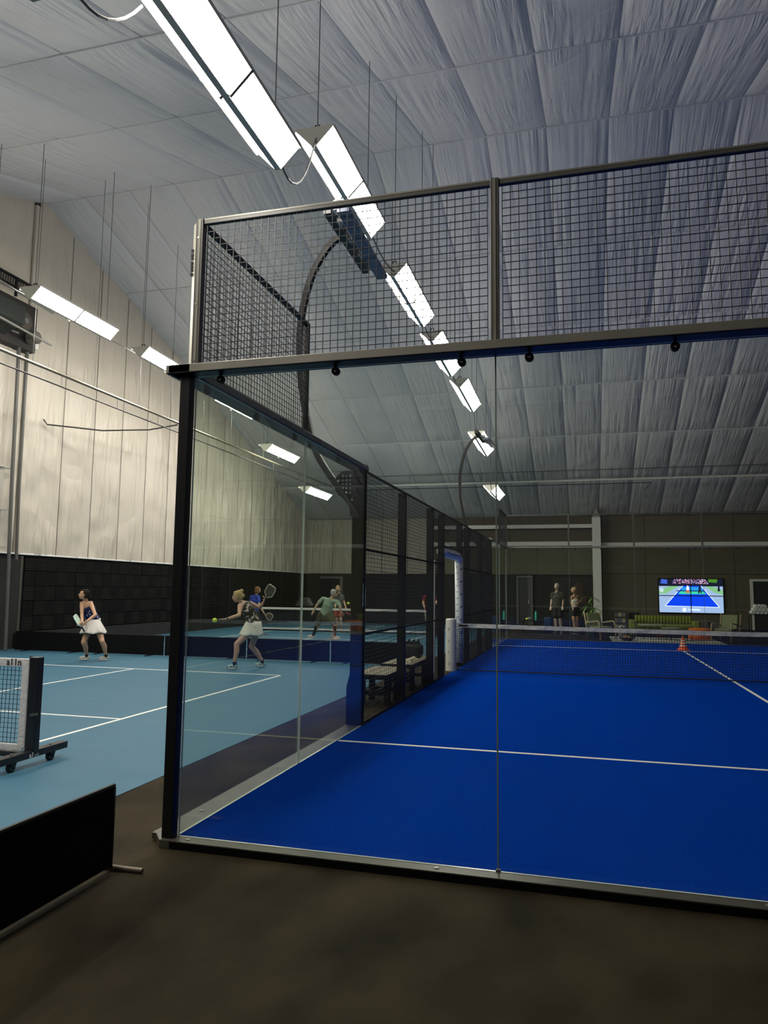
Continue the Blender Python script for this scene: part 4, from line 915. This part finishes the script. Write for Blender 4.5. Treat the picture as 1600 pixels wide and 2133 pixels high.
    if bottom:
        kind, bm_, ln = bottom; t = MB()
        if kind in ('skirt','skort'):
            NW = .88 if kind == 'skort' else 1.0
            wc = pel+ax*.16; dwn = Vector((0,0,-1)); hc_ = (J['hpL']*.5+J['hpR']*.5)*.55+(J['knL']*.5+J['knR']*.5)*.45; hc_ = pel+(hc_-pel)*ln
            n = 72; rows = 9; a_ = hipv; g_ = Vector((0,0,1)).cross(a_).normalized(); vs_ = []
            spread = (J['knL']-J['knR']).length
            for j in range(rows+1):
                q = j/rows; c = wc*(1-q)+hc_*q; ra = (.135+.13*NW*NW*q**.8)*S*B; rb = ((.135 if kind == 'skort' else .12)+.12*NW*NW*q**.8)*S*B
                for i in range(n):
                    a = 2*PI*i/n; pl_ = 1+.085*NW**5*q*q*math.sin(a*12+.6*math.sin(a*3)); vs_.append(c+a_*math.cos(a)*ra*pl_+g_*math.sin(a)*rb*pl_+Vector((0,0,.012*q*math.sin(a*5))))
            fs = [(j*n+i,j*n+(i+1)%n,(j+1)*n+(i+1)%n,(j+1)*n+i) for j in range(rows) for i in range(n)]
            t.add(vs_,fs); o = t.build('skirt', bm_, root, smooth=True); md = o.modifiers.new('s','SOLIDIFY'); md.thickness = .006
            w2 = MB(); capsule(w2,[pel+ax*.06,pel+ax*.20],[(tr[1]+.008)*.98,(tr[2]+.022)],side=sidev*.4+hipv*.6,flat=.72,n=18); fuse('waistband', w2, bm_, root, .010, 2)
        else:
            capsule(t,[pel-ax*.05,pel+ax*.12],[tr[1]+.010,tr[1]+.008],side=hipv,flat=.74,n=18)
            for s_ in 'LR':
                hp,kn,an = J['hp'+s_],J['kn'+s_],J['an'+s_]; e1 = hp*(1-min(ln,1))+kn*min(ln,1)
                rr = .028 if kind == 'baggy' else .014
                capsule(t,[pel*.4+hp*.6,hp,e1],[.105*S*B+rr*.5,.096*S*B+rr,(.092-.03*min(ln,1))*S*B+rr*1.2],n=16)
            fuse('shorts', t, bm_, root, .010, 2)
            if kind == 'long': pass
    if socks:
        for s_ in 'LR':
            an,kn = J['an'+s_],J['kn'+s_]; q = socks[1]; sm_ = MB(); capsule(sm_,[an-Vector((0,0,.02)),an*(1-q)+kn*q],[.040*S,(.039+.022*min(1,q*1.6))*S],n=14); fuse('sock', sm_, socks[0], root, .009, 1)
    for s_ in 'LR':
        if not shoes: break
        an = J['an'+s_]; td = J['toe'+s_].copy(); lift = td.z; td.z = 0; td.normalize(); sd = Vector((-td.y,td.x,0)); bt_ = Vector((an.x,an.y,max(FZ,an.z-.085)+.002)); hh = S
        up_ = MB(); capsule(up_,[bt_-td*.035*hh+Vector((0,0,.048)),bt_+td*.05*hh+Vector((0,0,.05)),bt_+td*.14*hh+Vector((0,0,.036))],[.040*hh,.044*hh,.038*hh],side=sd,flat=.80,n=14)
        capsule(up_,[bt_-td*.015+Vector((0,0,.05)),bt_-td*.01+Vector((0,0,.09))],[.040*hh,.038*hh],n=12)
        sh_ = fuse('shoe', up_, shoes[0], root, .008, 1)
        so = []; 
        for k in range(20):
            a = 2*PI*k/20; L_2 = .125 if math.cos(a)>0 else .09; so.append(bt_+td*(.045*hh+L_2*hh*math.cos(a))+sd*.043*hh*math.sin(a)*(1-.12*math.cos(a)))
        q = MB(); q.prism(so,(0,0,.026)); q.build('sole', shoes[1], sh_, bevel=.004)
        q = MB(); q.tube([bt_+td*.03+sd*.03+Vector((0,0,.088)),bt_+td*.05-sd*.03+Vector((0,0,.086)),bt_+td*.07+sd*.03+Vector((0,0,.08)),bt_+td*.09-sd*.028+Vector((0,0,.074))],.0045,5); q.build('lace', shoes[1], sh_)
    return root
def paddle(label, hp, dr, nrm, face_m, edge_m, W_=.20, L_=.27, cat='paddle'):
    "pickleball paddle: hp = grip end, dr = direction towards the face, nrm = face normal"
    d = Vector(dr).normalized(); n_ = Vector(nrm); n_ = (n_-d*n_.dot(d)).normalized(); s_ = d.cross(n_); hp = Vector(hp)
    e = thing('paddle', tuple(hp), label, cat)
    out = [(-.018,.13),(-.03,.15),(-.48*W_,.20),(-.5*W_,.24),(-.5*W_,.09+L_),(-.36*W_,.135+L_),(.36*W_,.135+L_),(.5*W_,.09+L_),(.5*W_,.24),(.48*W_,.20),(.03,.15),(.018,.13)]
    P = [hp+s_*a+d*b-n_*.006 for a,b in out]; MB().prism(P, n_*.012).build('face', face_m, e)
    c = hp+d*(.13+L_*.5); eg = MB(); Q = [p+n_*.006 for p in P]; eg.tube(Q+[Q[0]],.0095,6,False); eg.build('edge_guard', edge_m, e, smooth=True)
    MB().tube([hp,hp+d*.005,hp+d*.125,hp+d*.15],[.018,.016,.014,.013],10).build('grip', BLACK, e)
    return e
def cloth(name, c1, c2, sc, lo=.45, hi=.55, rough=.8): return mat(name, c1, rough, spec=.2, noise=sc, col2=c2, lo=lo, hi=hi, bump=(25,.25))
WSK = mat('white_skirt_cloth',(.74,.70,.64),.75,bump=(10,.2)); SOLE = mat('sole_white',(.68,.66,.60),.6)
hairm = lambda n,c,c2: (n, mat('hair_'+n, c, .85, spec=.15, noise=40, col2=c2, stretch=(1,1,.2)))
DARKH = hairm('black',(.012,.009,.008),(.03,.022,.018)); BLOND = hairm('blonde',(.55,.42,.22),(.38,.26,.12)); BRN = hairm('brown',(.16,.075,.03),(.26,.13,.055)); GREYH = hairm('grey',(.50,.48,.44),(.36,.34,.31)); LBR = hairm('light_brown',(.34,.23,.12),(.48,.36,.20))

# woman at the baseline, white skirt
Y0 = 9.55
A = dict(head=at(174.2,1238.5,9.25), neck=at(178.5,1251,9.35), shR=at(170.5,1257.5,9.28), shL=at(189,1256,9.42), elR=at(170.5,1281,9.18), elL=at(198.5,1281,9.22),
 wrR=at(171.5,1296,8.98), wrL=at(180,1295,9.0), pel=at(195.5,1297,9.55), hpR=at(188,1303,9.52), hpL=at(203.5,1303,9.6), knR=at(174,1338,9.32), knL=at(212.5,1336,9.42),
 anR=floor_pt(at(181,1368,9.58),.095), anL=floor_pt(at(221.5,1368,9.62),.10), face=(-.78,-.62,.10), chest=(-.7,-.65,-.3), toeR=(-.93,-.36,0), toeL=(-.7,-.7,0),
 handR=((-.5,-.3,-.2),(.3,.5,-.2),-1,1.1), handL=((-.7,-.2,-.55),(.2,.8,.3),1,.5))
person('woman with dark tied hair in a patterned halter top and white skirt, crouching ready', A, 'tan', .97, DARKH, 'tail', ('tank', cloth('top_navy_floral',(.012,.014,.07),(.42,.42,.52),11,.52,.60), .10), ('skirt', WSK, 1.0), (mat('shoe_grey',(.42,.42,.38),.7), SOLE), socks=(mat('sock_black',(.01,.01,.012),.8),.10))
paddle('pale mint paddle held low by the crouching woman in the halter top', at(162.8,1293.5,8.95)-Vector((-.34,-.40,.85))*.265, (-.34,-.40,.85), (.90,.28,.2), mat('paddle_mint',(.40,.72,.58),.4,noise=6,col2=(.75,.80,.72)), mat('paddle_edge_mint',(.65,.80,.72),.4))

# blonde woman reaching for the ball
Bj = dict(head=at(494.5,1243,9.10), neck=at(503.5,1255,9.15), shL=at(500,1262,8.98), shR=at(522,1257,9.32), elL=at(498.5,1281.5,8.85), elR=at(541,1266,9.45),
 wrL=at(472,1289.5,8.72), wrR=at(548.5,1255.5,9.38), pel=at(532,1301,9.28), hpL=at(529.5,1308,9.18), hpR=at(536.5,1307,9.40), knL=at(493,1342,9.02), knR=at(524,1347,9.42),
 anL=floor_pt(at(488.5,1383,9.02),.10), anR=floor_pt(at(548.5,1379,9.66),.10), face=(-.97,-.18,-.18), chest=(-.75,-.35,-.5), toeL=(-.95,-.25,0), toeR=(-.97,-.1,0),
 handL=((-.95,-.1,-.12),(0,.35,1),1,.15), handR=((.3,0,.85),(-.6,-.4,.2),-1,1.2))
person('blonde woman in a floral sleeveless top and white skort, bending with arms spread', Bj, 'fair', 1.02, BLOND, 'bun', ('vest', cloth('top_floral_brown',(.035,.028,.022),(.55,.48,.44),16,.53,.57), -.02), ('skort', mat('white_skort',(.74,.72,.65),.75,bump=(8,.25)), .95), (mat('shoe_teal',(.06,.24,.27),.6,noise=30,col2=(.55,.60,.58),lo=.5,hi=.56), SOLE), socks=(mat('sock_navy',(.015,.012,.035),.8),.10))
ball(tuple(at(447.5,1292,8.72)),.046,"bright yellow ball at the blonde woman's outstretched hand")
paddle('pale-rimmed dark paddle raised by the blonde woman', at(549.5,1256,9.38), at(560,1236,9.36)-at(549.5,1256,9.38), (-.1,-1,.05), mat('paddle_face_dark',(.05,.048,.035),.5), mat('paddle_rim_pale',(.62,.60,.52),.4), .205,.26)
wb = MB().tube([at(475,1288.8,8.735),at(472.8,1289.3,8.725)],.031,14).build('wristband', BLACK); tag(wb,"black wristband on the blonde woman's outstretched arm",'wristband')

# woman in blue behind the net line
Cj = dict(head=at(537.5,1229,18.5), neck=at(534.5,1238.5,18.5), shL=at(524,1243,18.65), shR=at(538.5,1243.5,18.4), elL=at(523,1258,18.6), elR=at(540,1259.5,18.3),
 wrL=at(528,1268,18.4), wrR=at(549,1275.5,18.3), pel=at(529.5,1274.5,18.5), hpL=at(525,1278,18.6), hpR=at(534,1278,18.4), knL=at(526,1301,18.5), knR=at(540,1301,18.4),
 anL=floor_pt(at(523,1322,18.6),.10), anR=floor_pt(at(546,1322,18.5),.10), face=(.75,.60,-.05), chest=(.7,.6,-.1), toeL=(.7,.6,0), toeR=(.8,.5,0))
person('woman with brown bobbed hair and a royal blue T-shirt behind the blonde woman', Cj, 'fair', .97, BRN, 'bob', ('tee', mat('tee_blue',(.012,.045,.36),.8,bump=(12,.2)), .05), ('shorts', mat('shorts_black',(.012,.012,.014),.8,bump=(12,.2)), .65), (mat('shoe_black_white',(.05,.05,.05),.6), SOLE))
paddle('pale-rimmed dark paddle held low by the woman in royal blue', at(548.5,1275,18.3), at(561,1284,18.3)-at(548.5,1275,18.3), (.1,-1,.05), MATS['paddle_face_dark'], MATS['paddle_rim_pale'], .21,.24)

# man in pale green bending over
Dj = dict(head=at(695.5,1236,18.05), neck=at(692,1244,18.1), shL=at(673,1247,18.2), shR=at(703,1253.5,18.0), elL=at(661,1259,18.15), elR=at(708,1265,17.95),
 wrL=at(653.5,1272,18.1), wrR=at(712,1273.5,18.0), pel=at(678,1277,18.25), hpL=at(670.5,1280,18.3), hpR=at(687,1281,18.2), knL=at(661.5,1301,18.25), knR=at(696.5,1301,18.1),
 anL=floor_pt(at(652,1325,18.35),.10), anR=floor_pt(at(698,1325,18.2),.10), face=(.55,.80,-.25), chest=(.4,.85,-.45), toeL=(-.5,-.2,0), toeR=(.98,-.1,0))
person('grey-haired man in a pale green T-shirt and olive shorts, leaning to the right', Dj, 'fair', 1.04, GREYH, 'short', ('tee', mat('tee_pale_green',(.28,.36,.26),.85,bump=(8,.3)), -.02), ('baggy', mat('shorts_olive',(.045,.045,.025),.85,bump=(8,.3)), .85), (mat('shoe_orange_white',(.62,.40,.26),.6,noise=20,col2=(.70,.66,.60)), SOLE), fem=False, socks=(mat('legging_black',(.008,.008,.012),.8),.85), build=1.05)
paddle('crimson paddle seen edge-on in the right hand of the man in pale green', at(711,1273,18.0), at(725,1278.5,18.0)-at(711,1273,18.0), (.1,.35,1), mat('paddle_crimson',(.45,.01,.03),.4), mat('paddle_edge_crimson',(.6,.03,.08),.4), .2,.24)
# woman in grey beyond the net
Ej = dict(head=at(703.5,1226,21.9), neck=at(706,1235.5,21.95), shR=at(698.5,1241,22.0), shL=at(713.5,1241,22.0), elR=at(697.5,1254,21.95), elL=at(717,1254,21.95),
 wrR=at(699,1264,21.7), wrL=at(720,1264,21.8), pel=at(705.5,1268,22.1), hpR=at(702,1271,22.1), hpL=at(709,1271,22.1), knR=at(702,1290,22.0), knL=at(710,1290,22.0),
 anR=floor_pt(at(702,1308,22.1),.10), anL=floor_pt(at(711,1308,22.1),.10), face=(.05,-.99,-.1), chest=(.05,-.98,-.15), toeR=(-.3,-.95,0), toeL=(.3,-.95,0))
person('woman with light brown hair in a grey-green T-shirt and red shorts facing the net', Ej, 'fair', 1.0, LBR, 'bob', ('tee', mat('tee_grey_green',(.055,.065,.055),.85,bump=(8,.3)), .02), ('baggy', mat('shorts_red',(.30,.03,.02),.85,bump=(8,.3)), .62), (mat('shoe_rust',(.25,.09,.05),.6), SOLE))
ball(tuple(at(725.5,1256.7,19.6)),.047,'yellow ball in the air to the right of the man in pale green')
# person in red leaning at the far net
Fj = dict(head=at(894,1229,21.4), neck=at(895,1238,21.35), shL=at(885,1243,21.4), shR=at(904.5,1243,21.4), elL=at(881.5,1255,21.2), elR=at(909,1255,21.2),
 wrL=at(884,1265.5,20.85), wrR=at(903,1266,20.85), pel=at(895,1271,21.6), hpL=at(891,1275,21.6), hpR=at(900,1275,21.6), knL=at(891,1293,21.45), knR=at(902,1293,21.45),
 anL=floor_pt(at(891,1312,21.7),.10), anR=floor_pt(at(903,1312,21.7),.10), face=(.1,-.95,-.25), chest=(0,-.95,-.3), toeL=(-.2,-.95,0), toeR=(.2,-.95,0))
person('person in a dark red long-sleeved top leaning on the far net, seen through the mesh', Fj, 'fair', 1.03, BRN, 'short', ('tee', mat('top_dark_red',(.14,.008,.008),.85,bump=(8,.3)), .05), ('baggy', mat('trousers_pale',(.30,.30,.26),.85,bump=(8,.3)), .95), (mat('shoe_grey',(0,0,0)), SOLE), fem=False)
for nm,a,b,c in (('L','shL','elL','wrL'),('R','shR','elR','wrR')): pass
# man in grey and woman in white behind the far glass
Gj = dict(head=at(1159.5,1222.5,24.6), neck=at(1160.5,1232,24.6), shR=at(1151.5,1236.5,24.6), shL=at(1170,1236.5,24.6), elR=at(1149,1250.5,24.6), elL=at(1173,1250.5,24.6),
 wrR=at(1147.5,1263,24.5), wrL=at(1172,1263,24.5), pel=at(1160.5,1266,24.6), hpR=at(1156,1269,24.6), hpL=at(1165.5,1269,24.6), knR=at(1157,1289,24.55), knL=at(1167,1289,24.55),
 anR=floor_pt(at(1158.5,1306,24.65),.10), anL=floor_pt(at(1169,1306,24.65),.10), face=(-.35,-.93,-.12), chest=(-.1,-1,0), toeR=(-.35,-.93,0), toeL=(.2,-.95,0))
person('grey-haired man in a dark grey T-shirt and black shorts standing behind the far glass', Gj, 'pale', 1.08, GREYH, 'short', ('tee', mat('tee_charcoal',(.040,.042,.034),.85,bump=(8,.3)), .0), ('baggy', MATS['shorts_black'], .75), (mat('shoe_charcoal',(.03,.03,.03),.6), SOLE), fem=False, build=1.05)
Hj = dict(head=at(1194.8,1229.5,24.3), neck=at(1197,1238.5,24.35), shR=at(1191.5,1243,24.3), shL=at(1203,1242.5,24.5), elR=at(1190.5,1255,24.4), elL=at(1212,1249.5,24.75),
 wrR=at(1193,1264.5,24.3), wrL=at(1202.5,1257.5,24.35), pel=at(1198,1269,24.45), hpR=at(1194.5,1272,24.4), hpL=at(1202,1272,24.5), knR=at(1195,1291,24.35), knL=at(1201.5,1291,24.45),
 anR=floor_pt(at(1198,1308,24.45),.10), anL=floor_pt(at(1203,1308,24.6),.10), face=(-.88,-.46,.05), chest=(-.75,-.65,0), toeR=(-.75,-.65,0), toeL=(-.5,-.85,0), handL=((-.75,-.2,-.35),(.2,.8,.2),1,.3))
person('woman in a white tank top and black shorts, hand on hip, behind the far glass', Hj, 'tan', 1.0, LBR, 'tail', ('tank', mat('tank_white',(.70,.66,.58),.8,bump=(8,.2)), .02), ('shorts', MATS['shorts_black'], .45), (mat('shoe_charcoal',(0,0,0)), SOLE))
